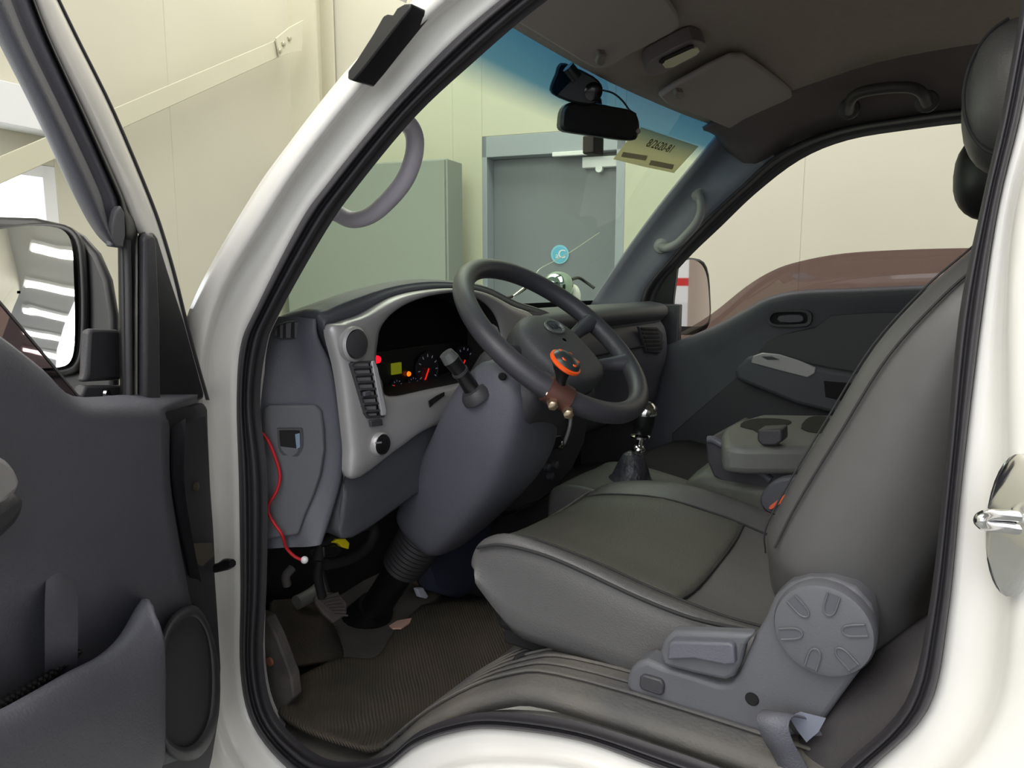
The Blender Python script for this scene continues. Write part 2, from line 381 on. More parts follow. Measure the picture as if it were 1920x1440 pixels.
rows = [ring(S, .002), mixr(S, I, .06, -.022), mixr(S, I, .3, -.03), mixr(S, I, .42, -.016), mixr(S, I, .55, -.012), mixr(S, I, .7, -.02), mixr(S, I, .92, -.012), ring(I, .006), [p+V((0, .014, 0)) for p in ring(I, 0)]]
fixn(patch('door_seal', rows, SEAL, cab, nu=5, nv=2, cu=True))
# inner lining behind the pillar seal so the cab has walls
rows = [[p+V((0, .03, 0)) for p in ring(I[:14], 0)], [p+V((0, .07, 0)) for p in ring(S[:14], 0)]]
# windscreen
def ws(u, v):
    y = .17+u*1.24; b = math.sin(math.pi*min(1, max(0, u)))
    T = V((-.655-.05*b, y, 1.915)); Bt = V((-1.085-.07*b, .05+u*1.4, 1.405)); p = Bt.lerp(T, v); p.x -= .02*math.sin(math.pi*v)
    return p
windscreen = patch('windscreen', [[ws(u/10, v/6) for u in range(11)] for v in range(7)], WSG, cab, 1, 1, uv=True)
# black ceramic border and lower cowl
rows = [[ws(u/10, v)+V((.004, 0, .002)) for u in range(11)] for v in (-.03, .025)]
patch('windscreen_border', rows, BLKM, cab, 2, 1)
rows = [[ws(.985, v/6)+V((.004, 0, 0)) for v in range(7)], [ws(1.03, v/6)+V((.002, 0, 0)) for v in range(7)]]
patch('windscreen_border', rows, BLKM, cab, 2, 1)
# front cowl outside and nose so the dash is not floating
rows = [[V((-1.17-.06*math.sin(math.pi*u/8)-dx, .02+u/8*1.46, z)) for u in range(9)] for dx, z in ((0, 1.4), (.05, 1.385), (.09, 1.34), (.1, 1.1), (.1, .7))]
solid(patch('front_panel', rows, WHITE, cab, 2, 2), .02)
# headliner
ys = [.1, .13, .2, .4, .75, 1.1, 1.27, 1.36, 1.40]
dz = [-.12, -.07, -.02, .0, .01, .0, -.006, -.012, -.02]
def roofz(x):
    pts = [(-.74, 1.905), (-.66, 1.912), (-.58, 1.935), (-.45, 1.985), (-.3, 2.015), (0, 2.03), (.35, 2.02)]
    for (a, b), (c, d) in zip(pts, pts[1:]):
        if x <= c: return b+(d-b)*(x-a)/(c-a)
    return 2.02
rows = []
for x0 in (-.66, -.60, -.52, -.42, -.28, -.1, .1, .35):
    r = []
    for y, d in zip(ys, dz):
        f = 1 if x0 > -.5 else max(0, (x0+.66)/.16)*.9+.0
        xx = x0-.05*math.sin(math.pi*(y-.1)/1.31)*(1 if x0 < -.5 else .3)
        r.append(V((xx, y, roofz(x0)+d*f)))
    rows.append(r)
hl = patch('headliner', rows, LINER, cab, 3, 3); solid(hl, .025, 1)
# roof skin (outside)
rows = [[V((x, y, z)) for y, z in ((.07, 1.94), (.1, 2.0), (.2, 2.09), (.75, 2.12), (1.3, 2.09), (1.46, 2.0), (1.52, 1.9))] for x in (-.66, -.6, -.3, 0, .4)]
for p in rows[0]: p.z -= .1
for p in rows[1]: p.z -= .04
solid(patch('roof_skin', rows, WHITE, cab, 3, 3), .01)
# rear bulkhead
box('rear_bulkhead', (.42, .75, 1.45), (.04, 1.5, 1.3), LINER, cab)
prism('rear_quarter_panel', [V((.2, -.05, .62)), V((.44, -.05, .62)), V((.46, -.05, 1.38)), V((.44, .02, 1.95)), V((.2, .02, 1.95)), V((.2, -.05, 1.38))], V((0, .05, 0)), WHITE, cab, bevel=.01)
# passenger side: pillar trim, seal, side of the roof
A1 = [(1100,575),(1130,535),(1185,455),(1240,380),(1300,300),(1342,245)]
A2 = [(1195,600),(1205,545),(1262,475),(1325,405),(1390,345),(1452,290)]
rows = [[ws(.985, v) for v in (0, .13, .37, .58, .8, .99)], [uy(x, y, 1.46) for x, y in [((a[0]+b[0])/2-5, (a[1]+b[1])/2) for a, b in zip(A1, A2)]], [uf(x, y, 0) for x, y in A2], [uf(x, y, .04) for x, y in A2]]
solid(patch('pillar_trim', rows, mat('pillar_grey_lit', (118, 120, 132), .55, bump=.15), cab, 3, 3), .01)  # paler than the other trim: window light put into its colour
T1 = [(1195,610),(1205,545),(1262,475),(1325,405),(1390,345),(1452,290),(1560,243),(1700,217),(1830,200),(1960,190)]
T2 = [(1225,625),(1240,550),(1285,490),(1352,425),(1418,362),(1500,300),(1590,263),(1710,243),(1830,229),(1960,222)]
rows = [[uf(x, y, 0) for x, y in T1], [uf(a[0]*.8+b[0]*.2, a[1]*.8+b[1]*.2, -.02) for a, b in zip(T1, T2)], [uf(a[0]*.5+b[0]*.5, a[1]*.5+b[1]*.5, .01) for a, b in zip(T1, T2)], [uf(a[0]*.35+b[0]*.65, a[1]*.35+b[1]*.65, .012) for a, b in zip(T1, T2)], [uf(x, y, .03) for x, y in T2]]
patch('passenger_door_seal', rows, SEAL, cab, 4, 3)
rows = [[V((x, 1.25, roofz(x)-.012-(.02 if x < -.6 else 0))) for x in (-.68, -.58, -.45, -.3, -.12, .05, .3)], [uf(x, y, .01) for x, y in [(1352,262),(1420,310),(1490,266),(1580,237),(1700,216),(1830,200),(2050,180)]]]
rows[1][0] = V((-.68, 1.44, 1.86))
rows.insert(1, [a.lerp(b, .45)+V((0, .02, .012)) for a, b in zip(*rows)])
solid(patch('roof_side_trim', rows, mat('roof_side_plastic', (112, 102, 104), .7), cab, 3, 2), .01)
# floor: rubber covering, footwell, ramp, seat platform, engine cover
prof = [(-1.25, 1.0), (-1.22, .82), (-1.12, .775), (-.95, .77), (-.8, .772), (-.72, .80), (-.62, .90), (-.5, .985), (-.38, 1.015), (0, 1.02), (.4, 1.02)]
rows = []
for y in (.015, .06, .2, .4, .62): rows.append([V((x+(.0 if y > .1 else .0), y, z-(.012 if y < .05 else 0))) for x, z in prof])
fp = patch('floor_covering', rows, RUB2, cab, 5, 2); solid(fp, .02)
rows = [[V((x, y, z)) for x in (-1.25, -1.0, -.8, -.7, -.55, .0, .4)] for y, z in ((.60, .74), (.66, .80), (.72, .98), (.80, 1.0), (1.0, 1.0), (1.4, 1.0), (1.52, .98))]
for r in rows:
    for i in (0, 1, 2):
        r[i].z = min(r[i].z, (.84, .9, 1.0)[i])
solid(patch('engine_cover', rows, mat('tunnel_carpet', (30, 29, 30), .95, bump=.5, bscale=300), cab, 3, 3), .02)
ribs = []
for i in range(7):
    x = -.66+i*.0
    z = 0
for i in range(6):
    yy = .05+i*.022
    tube('floor_rib', [V((x, yy, z+.003)) for x, z in ((-.72, .80), (-.62, .90), (-.5, .985), (-.38, 1.015), (0, 1.02), (.3, 1.02))], .0022, RUB2, cab, n=6, k=5)
# kick wall
rows = [[V((-1.15-.05*math.sin(math.pi*y/1.5), y, z)) for y in (.03, .5, 1.0, 1.5)] for z in (.75, 1.0, 1.3, 1.40)]
patch('firewall', rows, mat('firewall_pad', (40, 38, 38), .9, bump=.4, bscale=60), cab, 1, 1)
box('passenger_kick_panel', (-1.0, 1.515, 1.07), (.36, .03, .68), PLC, cab, bevel=.004)
box('driver_kick_panel', (-1.06, .02, 1.0), (.2, .02, .6), PLC, cab)
# door striker on the B pillar
sp = us(1900, 985, -.03)
X = V((1, 0, 0)); Y = V((0, 1, 0))
lathe('striker_plate', [(.055, 0), (.055, .004), (.05, .006)], us(1905, 985, -.045), V((-.5, -1, 0)), CHR, cab, sx=.35, u=V((1, -.5, 0)))
tube('striker_loop', [us(1908, 968, -.05), us(1880, 966, -.06), us(1850, 966, -.075), us(1838, 976, -.08), us(1850, 986, -.075), us(1880, 988, -.06), us(1908, 992, -.05)], .0045, CHR, cab, n=10, k=5)
# door check stop on the A pillar
tube('door_check_arm', [us(385, 1068, -.06), us(410, 1064, -.05), us(425, 1058, -.045), us(436, 1056, -.045)], [.007, .007, .009, .006], BLK, cab, n=8)
# black corner fitting on the A pillar (wind visor foot)
vp = [(651,148),(652,133),(668,112),(700,62),(718,30),(726,26),(736,28),(744,15),(758,7),(772,6),(768,18),(752,38),(715,85),(680,130),(662,152)]
prism('wind_visor_foot', [us(x, y, -.075) for x, y in vp], V((0, .035, 0)), BLK, cab, bevel=.002)
# ================================================================== passenger door (closed, far side)
pdr = thing('passenger_door', 'closed passenger door with dark inner panel and half-lowered tinted glass', 'vehicle door', (-.5, 1.55, 0))
T = [(1205,650),(1262,642),(1340,611),(1395,582),(1440,558),(1500,545),(1620,540),(1760,534),(1960,530)]
def sh(L, dy, off, dx=0): return [uf(x+dx, y+dy, off) for x, y in L]
B1 = [(1205,760),(1262,740),(1340,700),(1395,670),(1440,650),(1500,640),(1620,635),(1760,630),(1960,628)]
B2 = [(1205,900),(1262,900),(1340,900),(1395,900),(1440,900),(1500,900),(1620,900),(1760,900),(1960,900)]
B3 = [(x, 1080) for x, y in B2]
rows = [sh(T, 0, .05), sh(T, 0, .0), sh(T, 10, -.022), sh(T, 34, -.02), [uf(x, y, -.01) for x, y in B1], [uf(x, y, -.01) for x, y in B2], [uf(x, y, 0) for x, y in B3]]
patch('door_panel', rows, PLA, pdr, 4, 3)
ins = [(1262,812),(1330,752),(1385,705),(1420,665),(1440,640),(1470,626),(1530,612),(1560,590),(1640,584),(1900,580),(1900,1040),(1262,1040)]
prism('panel_insert', [uf(x, y, -.006) for x, y in ins], V((0, -.012, 0)), PLC, pdr, bevel=.004)
arm = [(1387,690),(1412,664),(1467,668),(1560,688),(1637,700),(1760,712),(1900,722),(1900,800),(1760,792),(1583,774),(1500,753),(1390,708)]
prism('armrest', [uf(x, y, -.015) for x, y in arm], V((0, -.055, 0)), PLA, pdr, k=1, bevel=.012, seg=3)
sw = [(1409,680),(1413,667),(1430,661),(1462,664),(1500,676),(1531,689),(1529,700),(1515,708),(1460,694)]
b = prism('switch_bezel', [uf(x, y, -.068) for x, y in sw], V((0, -.008, 0)), SILV, pdr, bevel=.003)
prism('window_switch', [uf(x, y, -.076) for x, y in [(1428,668),(1448,668),(1462,674),(1440,674)]], V((0, -.006, 0)), PLC, b, bevel=.001)
prism('grab_pocket_shade', [uf(x, y, -.069) for x, y in [(1545,714),(1640,722),(1760,730),(1760,758),(1600,757),(1548,744)]], V((0, -.003, 0)), BLKM, pdr, k=1, bevel=.001)  # black plate on the armrest, the pocket's shade as colour
hh = [(1442,588),(1455,581),(1500,580),(1520,584),(1524,597),(1515,611),(1470,613),(1448,610),(1439,600)]
hi = [(1449,591),(1459,586),(1500,585),(1513,588),(1516,597),(1510,606),(1470,608),(1452,606),(1446,599)]
h = frame('handle_bezel', [uf(x, y, -.018) for x, y in hh], [uf(x, y, -.018) for x, y in hi], V((0, -.014, 0)), PLC, pdr, 3, .001)
prism('handle_recess', [uf(x, y, -.018) for x, y in hi], V((0, -.003, 0)), BLKM, h, 2)
prism('inner_door_handle', [uf(x, y, -.024) for x, y in [(1462,592),(1500,590),(1508,597),(1502,604),(1464,604)]], V((0, -.01, 0)), PLA, pdr, k=2, bevel=.002)
GT = [(1200,660),(1262,632),(1333,590),(1400,537),(1450,507),(1500,490),(1583,475),(1700,468),(1817,465),(1970,463)]
rows = [[uf(x, y, .06) for x, y in GT], [uf(x, y+130, .06) for x, y in GT]]
tg = patch('tinted_glass', rows, TINT, pdr, 4, 2); solid(tg, .004)
# sail corner and wing mirror
prism('mirror_sail', [uf(x, y, .02) for x, y in [(1195,610),(1235,540),(1262,483),(1272,480),(1262,560),(1256,640),(1210,640)]], V((0, .02, 0)), BLK, pdr, bevel=.003)
PM = uy(1293, 548, 1.74); nm = V((.80, -.60, 0)).normalized()
ho = [(1262,492),(1285,484),(1305,484),(1322,491),(1331,515),(1334,560),(1334,600),(1322,622),(1300,628),(1262,628),(1250,620),(1251,560),(1254,510)]
gi = [(1266,500),(1285,488),(1302,488),(1316,498),(1325,520),(1329,560),(1329,596),(1318,610),(1296,612),(1268,610),(1259,598),(1258,560),(1260,520)]
wm = prism('wing_mirror', [up(x, y, PM, nm) for x, y in ho], -nm*.07, BLK, pdr, k=2, bevel=.008)
wm['label'] = 'black wing mirror'
prism('mirror_glass', [up(x, y, PM+nm*.003, nm) for x, y in gi], nm*.002, MIRR, wm, k=3)
tube('mirror_stem', [uy(1262, 622, 1.7), uy(1245, 628, 1.6), uy(1230, 632, 1.55)], .02, BLK, wm)
# passenger door outer skin
rows = [[V((x, 1.58, z)) for x in (-1.05, -.5, .3)] for z in (.6, 1.0, 1.28)]
solid(patch('door_skin', rows, WHITE, pdr, 2, 2), .01)
# ================================================================== driver door (open)
dd = thing('driver_door', 'open driver door with grey inner trim, speaker and black wing mirror', 'vehicle door', HP+V((0, 0, .8)))
def E(L, off): return [ud(x, y, off) for x, y in L]
out = [(-160,560),(-60,622),(0,662),(60,708),(130,762),(250,759),(370,755),(384,756),(391,764),(393,830),(397,920),(403,1050),(410,1150),(416,1250),(413,1340),(400,1420),(380,1500),(-160,1650)]
prism('door_card', E(out, .0), -DN*.045, PLC, dd, bevel=.005)
# white shell behind the card
sh_ = [(-160,540),(0,650),(130,762),(372,752),(386,745),(397,770),(400,900),(405,1000),(418,1180),(422,1340),(405,1450),(380,1540),(-160,1700)]
prism('door_shell', E(sh_, -.05), -DN*.07, WHITE, dd, bevel=.006)
# main face
c1 = [(-160,585),(-60,640),(0,676),(60,722),(135,775),(220,776),(298,778)]
c0 = [(-160,568),(-60,626),(0,664),(60,709),(130,764),(250,759),(368,756)]
rows = [E(c0, -.01), E(c0, .012), E(c1, .03),
        E([(-160,760),(-60,770),(0,780),(60,790),(135,800),(220,800),(300,800)], .032),
        E([(-160,900),(-60,900),(0,900),(60,900),(135,900),(225,900),(301,900)], .034),
        E([(-160,1000),(-60,1000),(0,1000),(60,1000),(135,1000),(230,1000),(316,1000)], .036),
        E([(-160,1090),(-60,1090),(0,1090),(60,1090),(135,1090),(240,1090),(335,1090)], .03),
        E([(-160,1150),(-60,1150),(0,1150),(60,1150),(135,1150),(240,1145),(345,1140)], .02),
        E([(-160,1260),(-60,1260),(0,1260),(60,1260),(135,1255),(235,1240),(330,1210)], .008),
        E([(-160,1560),(-60,1540),(0,1520),(60,1500),(135,1470),(235,1450),(330,1420)], .004)]
f = patch('door_face', rows, PLB, dd, 4, 4); solid(f, .012)
# rebated edge with screw, plate
rows = [E([(302,783),(310,790),(322,806),(385,780)], .02), E([(301,900),(310,900),(324,900),(393,900)], .0), E([(316,1000),(325,1000),(340,1000),(400,1000)], .0), E([(335,1090),(343,1085),(356,1080),(403,1060)], .0)]
rows = [[a+DN*.032 if i == 0 else (b+DN*.02 if i == 1 else c) for i, (a, b, c) in enumerate(zip(r, r, r))] for r in rows]
patch('edge_rebate', rows, PLC, dd, 3, 4)
lathe('screw', [(.006, 0), (.006, .003), (.002, .004)], ud(366, 912, .002), DN, mat('brass_screw', (120, 110, 95), .4, metal=.6), dd, n=12)
prism('edge_patch', E([(348,1025),(360,1018),(392,1018),(398,1040),(375,1062),(355,1050)], .003), DN*.004, mat('dusty_olive', (92, 86, 76), .8), dd, bevel=.001)
# speaker pod
sp0 = [(300,1200),(318,1160),(345,1138),(372,1140),(395,1180),(411,1250),(411,1330),(398,1385),(372,1420),(335,1425),(305,1400),(289,1340),(288,1260)]
sp1 = [(312,1215),(326,1180),(348,1158),(370,1160),(388,1192),(397,1250),(396,1322),(384,1368),(362,1396),(336,1400),(313,1378),(300,1330),(300,1262)]
cen = ud(349, 1280, .05)
rows = [E(sp0, -.0), E(sp0, .035), [(a+b)/2 for a, b in zip(E(sp0, .052), E(sp1, .052))], E(sp1, .05), E(sp1, .044), [p.lerp(cen, .3) for p in E(sp1, .048)], [p.lerp(cen, .75) for p in E(sp1, .052)], [p.lerp(cen, .99) for p in E(sp1, .053)]]
sp_ = patch('speaker_pod', rows[:4], PLC, dd, 4, 2, cu=True); fixn(sp_)
fixn(patch('speaker_grille', rows[3:], mat('grille_cloth', (58, 57, 61), .8, bump=.8, bscale=1200), dd, 4, 2, cu=True))
# map pocket: outer wall bulging out below the diagonal lip, curled end
lipL = [(-160,1400),(-60,1368),(0,1346),(65,1310),(130,1272),(190,1240),(232,1200),(262,1150),(276,1128)]
lipm = [(-160,1408),(-60,1376),(0,1354),(65,1320),(132,1284),(196,1252),(242,1214),(276,1168),(288,1140)]
low = [(-160,1480),(-60,1460),(0,1440),(65,1410),(132,1380),(205,1350),(255,1310),(288,1250),(300,1200)]
bot = [(-160,1620),(-60,1600),(0,1590),(65,1580),(132,1560),(205,1540),(255,1500),(288,1440),(300,1400)]
rows = [E(lipL, .012), E(lipL, .062), E(lipm, .078), E(low, .088), E(bot, .07), E(bot, 0)]
for r, k in zip(rows, (0, 0, .0, 0, 0, 0)): pass
pk = patch('map_pocket', rows, PLB, dd, 4, 3); solid(pk, .006)
tube('pocket_lip', E(lipL, .066), .0045, PLB, dd, n=8, k=4)
# soft ridge above the pocket and rib dots along its floor
rows = [E([(88,1050),(112,1030),(140,1050)], .033), E([(84,1130),(112,1110),(146,1130)], .05), E([(84,1220),(112,1215),(146,1220)], .05), E([(84,1290),(112,1290),(146,1280)], .02)]
patch('door_ridge', rows, PLB, dd, 4, 4)
for i in range(16):
    x = -20+i*10.5; y = 1346-i*6.3-(0 if i < 10 else (i-10)*1.5)
    for k in (0, 1): lathe('rubber_stud', [(.0035, 0), (.0035, .004), (.001, .006)], ud(x+k*5, y-12-k*9, .034), DN, BLK, dd, n=8)
# pull handle at the frame's left edge
ph = [(-160,810),(-60,830),(0,852),(22,868),(36,890),(40,915),(20,935),(0,945),(-60,930),(-160,900)]
prism('pull_handle_trim', E(ph, .08), -DN*.03, SILV, dd, k=2, bevel=.008)
pb = [(-160,905),(-60,925),(0,942),(38,915),(52,935),(56,955),(36,985),(0,1020),(-60,1060),(-160,1100)]
prism('pull_handle_body', E(pb, .07), -DN*.04, PLC, dd, k=1, bevel=.012)
# window frame above the belt
e0 = [(-72,-60),(-8,67),(66,213),(136,360),(173,427),(199,457),(217,464)]
e1 = [(-2,-60),(47,67),(118,213),(182,350),(197,398),(207,430),(220,462)]
e1b = [(-36,-60),(20,67),(92,213),(158,355),(185,412),(203,444),(218,463)]
e2 = [(38,-60),(86,67),(152,213),(212,350),(224,385),(224,420),(223,455)]
rows = [E(e0, -.02), E(e0, .0), E(e1b, .022), E(e1, .012), E(e1, .0), [(a+b)/2 for a, b in zip(E(e1, .006), E(e2, .006))], E(e2, .0), E(e2, -.03)]
patch('window_frame_trim', rows, PLB, dd, 4, 2)
prism('frame_end_trim', E([(197,462),(200,420),(206,395),(214,385),(222,400),(223,440),(219,465)], .012), DN*.008, TRIM, dd, bevel=.002)
e2b = [(36,-60),(84,67),(150,213),(210,350),(222,385),(222,460),(224,600),(226,752)]
e3 = [(44,-60),(92,67),(161,213),(224,350),(240,395),(257,436),(257,600),(257,756)]
rows = [E(e2b, -.01), E(e2b, .002), [(a+b)/2 for a, b in zip(E(e2b, .01), E(e3, .01))], E(e3, -.004), E(e3, -.03)]
patch('window_run_channel', rows, BLK, dd, 4, 3)
tube('run_channel_lip', E([(238,450),(240,520),(241,600),(242,752)], .012), .004, SEAL, dd, n=8)
w0 = [(44,-60),(90,67),(160,213),(227,360),(257,433),(285,470),(305,540),(335,640),(368,748)]
w1 = [(78,-60),(139,67),(211,213),(279,375),(305,450),(325,520),(336,565),(355,640),(386,750)]
rows = [E(w0, -.03), E(w0, -.004), [a.lerp(b, .5) for a, b in zip(E(w0, .002), E(w1, .002))], E(w1, -.006), E(w1, -.06)]
patch('door_frame_outer', rows, WHITE, dd, 4, 3)
w2 = [(x+7, y) for x, y in w1]
rows = [E(w1, -.008), E(w2, -.008), E(w2, -.05)]
patch('frame_weatherstrip', rows, SEAL, dd, 4, 2)
# sail
prism('sail_trim', E([(255,440),(262,435),(272,435),(280,446),(300,510),(330,600),(368,735),(368,748),(358,752),(284,757),(255,756)], .0), DN*.012, BLK, dd, bevel=.004)
prism('sail_ridge', E([(257,445),(263,438),(271,438),(277,450),(284,600),(286,756),(256,755)], .012), DN*.012, PLC, dd, bevel=.006)
# lowered tinted glass
gl = prism('lowered_tinted_glass', E([(-160,380),(-60,500),(0,568),(80,665),(150,750),(140,790),(-160,760)], -.02), -DN*.004, TINT, dd)
tube('glass_edge', E([(-60,498),(0,568),(80,663),(150,748)], -.021), .0018, mat('glass_rim', (120, 118, 120), .3), gl, n=6, k=3)
# wing mirror
dm = ray(75, 560).normalized(); rdir = V((-.12, -.88, .46)).normalized(); nm = (rdir-dm).normalized()
PM = HP+DD*.08-DN*.17; PM.z = 1.47
hs = [(-160,430),(-60,406),(0,401),(67,403),(123,416),(160,437),(190,470),(212,520),(224,590),(224,680),(224,752),(150,765),(60,735),(-160,735)]
wm = prism('wing_mirror', [up(x, y, PM, nm) for x, y in hs], -nm*.05-DN*.03, BLK, dd, k=1, bevel=.014, seg=4); wm['label'] = 'black wing mirror'
gs = [(-160,470),(-60,446),(0,439),(60,431),(108,432),(134,442),(147,468),(151,520),(153,590),(151,650),(143,680),(122,692),(60,694),(-60,692),(-160,690)]
gp = [up(x, y, PM+nm*.006, nm) for x, y in spl([V((x, y, 0)) for x, y in gs], 3, True) for x, y in [(x, y)]] if False else [up(p.x, p.y, PM+nm*.006, nm) for p in spl([V((x, y, 0)) for x, y in gs], 3, True)]
gc = sum(gp, V())/len(gp); rows = []
for k in (1, .8, .6, .4, .2, .02):
    rows.append([gc+(p-gc)*k+nm*(.016-((p-gc)*k).length_squared/(2*1.6)) for p in gp])
fixn(patch('mirror_glass', rows, MIRR, wm, 1, 1, cu=True))
tube('mirror_bezel', [p+nm*.0+(p-gc).normalized()*.003 for p in gp], .006, BLK, wm, n=8, k=1, closed=True)
prism('mirror_arm_cap', E([(150,620),(158,616),(205,618),(212,625),(212,712),(140,716),(146,700)], -.03), DN*.012, PLC, wm, bevel=.004)
prism('mirror_base', E([(140,722),(218,722),(224,752),(150,760),(132,745)], -.03), DN*.014, PLC, wm, bevel=.003)
lathe('base_screw', [(.006, 0), (.005, .003)], ud(199, 739, -.014), DN, CHR, wm, n=12)
# ================================================================== dashboard
da = thing('dashboard', 'dark grey dashboard with silver instrument surround across the cab', 'dashboard', (-.95, .75, 1.1))
FX = -.845
def D(L, X=FX): return [ux(x, y, X) for x, y in L]
H = [(703,640),(710,612),(733,585),(768,565),(810,553),(853,549),(895,560),(925,588),(938,630),(930,680),(900,704),(860,718),(800,731),(725,745),(711,715),(700,680)]
Bz = [(617,619),(638,605),(680,590),(740,557),(800,544),(856,541),(905,549),(955,573),(1000,600),(985,690),(930,760),(806,800),(740,843),(660,897),(651,830),(636,705)]
Cv = [(594,600),(618,579),(668,558),(735,537),(800,528),(856,530),(912,538),(970,566),(1045,600),(1030,690),(960,800),(850,880),(775,930),(640,1010),(652,850),(627,690)]
h3, b3, c3 = D(H), D(Bz), D(Cv, -.862)
for i in (0, 15, 14): c3[i] = ux(*Cv[i], -.868)
bz = patch('instrument_surround', [h3, [p+V((.006, 0, 0)) for p in h3], [a.lerp(b, .3)+V((.012, 0, 0)) for a, b in zip(h3, b3)], [a.lerp(b, .8)+V((.012, 0, 0)) for a, b in zip(h3, b3)], [p+V((.004, 0, 0)) for p in b3], [p+V((-.012, 0, 0)) for p in b3]], SILV, da, 5, 2, cu=True); fixn(bz)
bz['label'] = 'silver instrument surround'
# dark hood tunnel behind it, and the gauge panel
cH = sum(h3, V())/16
bk = [V((-.93, (p.y-cH.y)*.97+cH.y+.01, (p.z-cH.z)*.95+cH.z)) for p in h3]
fixn(patch('instrument_hood', [[p+V((.004, 0, 0)) for p in h3], [a.lerp(b, .5) for a, b in zip(h3, bk)], bk], BLKM, da, 5, 2, cu=True))
gp_ = fixn(patch('gauge_panel', [bk, [p.lerp(cH+V((-.085, 0, 0)), .5) for p in bk], [p.lerp(cH+V((-.085, 0, 0)), .98) for p in bk]], mat('gauge_black', (6, 6, 7), .7, spec=.2), da, 5, 1, cu=True))
GXX = -.918
def gx(x, y, o=0.): return ux(x, y, GXX+o)
XA = V((1, 0, 0))
box('gauge_plate', gx(790, 690, -.004), (.003, .25, .085), mat('gauge_plate_black', (16, 15, 17), .3), gp_, bevel=.001)
def gauge(name, px, py, r, needle, ang, lab=True):
    P = gx(px, py, .0)
    d = lathe(name, [(r, 0), (r, .003), (r*.92, .003), (r*.9, .001), (.0005, .001)], P, XA, mat('dial_face', (26, 26, 34), .4), gp_, n=28)
    for k in range(9):
        a = math.radians(215-k*31); q = P+V((.0035, -math.cos(a)*r*.78*-1, math.sin(a)*r*.78))
        box('dial_mark', q, (.001, r*.16, r*.05), mat('dial_white', (150, 155, 165), .5, emit=(120, 130, 150), es=.12), d, axes=(XA, V((0, math.cos(a), math.sin(a))), V((0, -math.sin(a), math.cos(a)))))
    a = math.radians(ang); t = V((0, math.cos(a), math.sin(a)))
    box('needle', P+XA*.005+t*r*.35, (.001, r*.8, r*.09), mat('needle_'+needle, (255, 40, 30) if needle == 'red' else (200, 200, 205), .4, emit=(255, 40, 25) if needle == 'red' else (170, 170, 175), es=.6), d, axes=(XA, t, t.cross(XA)))
gauge('speed_dial', 800, 692, .034, 'red', 240); gauge('rev_dial', 868, 676, .032, 'red', 235)
gauge('fuel_dial', 742, 727, .017, 'red', 150); gauge('heat_dial', 773, 721, .016, 'white', 200)
box('trip_display', gx(743, 691, .001), (.004, .026, .021), mat('lcd_green', (120, 125, 20), .3, emit=(118, 124, 18), es=.45), gp_, bevel=.001)
lathe('amber_lamp', [(.005, 0), (.004, .003)], gx(766, 701, .001), XA, mat('amber_glow', (255, 120, 20), .4, emit=(255, 110, 15), es=1.3), gp_, n=12)
lathe('red_lamp', [(.007, 0), (.006, .004)], ux(707, 674, -.90), XA, mat('red_glow', (255, 20, 30), .4, emit=(255, 15, 30), es=2.2), gp_, n=12)
# cover around the surround
cov = fixn(patch('dash_cover', [[p+V((-.01, 0, 0)) for p in b3], [a.lerp(b, .35)+V((-.001, 0, 0)) for a, b in zip(b3, c3)], [a.lerp(b, .85) for a, b in zip(b3, c3)], c3, [V((-.90, p.y, p.z+.0)) if 0 else p+V((-.03, 0, .004)) for p in c3], [p+V((-.12, .005, -.015)) for p in c3], [p+V((-.2, .01, -.05)) for p in c3]], PLA, da, 5, 2, cu=True))
# end cap towards the door
L1 = [(593,598),(597,633),(622,687),(642,767),(650,833),(640,900),(620,970),(603,1020)]
Lm = [(555,594),(552,640),(560,700),(566,767),(566,850),(560,920),(552,975),(548,1026)]
L2 = [(510,594),(492,640),(482,700),(478,767),(480,867),(484,930),(486,990),(484,1028)]
rows = [[p+V((-.03, .02, 0)) for p in D(L1, -.866)], D(L1, -.866), [a.lerp(b, .45)+V((.004, -.004, 0)) for a, b in zip(D(L1, -.866), D(Lm, -.905))], D(Lm, -.905), D(L2, -.953), [p+V((-.06, -.0, 0)) for p in D(L2, -.953)]]
ec = patch('dash_end_cap', rows, PLB, da, 4, 4)
# local end-cap surface: points found on the oblique plane through its two edges
ep0 = ux(642, 767, -.866); ep1 = ux(478, 767, -.953); en = (ep1-ep0).cross(V((0, 0, 1))).normalized(); en = en if en.x > 0 else -en
from mathutils.bvhtree import BVHTree
ebv = BVHTree.FromPolygons([v.co for v in ec.data.vertices], [tuple(p.vertices) for p in ec.data.polygons])
def ue(L, off):      # points on the end cap's own surface, lifted off it
    out = []
    for x, y in L:
        h_ = ebv.ray_cast(CAMP, ray(x, y).normalized())[0]
        q = h_ if h_ is not None else up(x, y, ep0+en*.004, en)
        out.append(q+(CAMP-q).normalized()*off)
    return out
def uel(L, off):     # same, on the flat tangent plane through the outline's middle
    q = ue([(sum(x for x, y in L)/len(L), sum(y for x, y in L)/len(L))], 0)[0]
    return [up(x, y, q+en*off, en) for x, y in L]
tp = [(494,764),(505,757),(590,757),(603,768),(608,800),(610,840),(603,887),(590,925),(572,965),(560,1000),(488,1012),(488,900)]
prism('fuse_cover', ue(tp, .0), en*.009, TRIM, da, bevel=.005, seg=3)
po = [(520,806),(524,802),(562,802),(566,806),(568,835),(560,853),(548,860),(536,858),(524,845),(521,830)]
pi_ = [(524,809),(527,806),(559,806),(562,810),(563,833),(556,848),(547,854),(538,852),(528,842),(525,829)]
pf = frame('finger_pull', uel(po, .011), uel(pi_, .011), en*.004, PLC, da, 2)
prism('pull_recess_shade', uel(pi_, .0125), en*.001, BLKM, pf, 2)  # black plate inside the rim: shade of the recess as colour
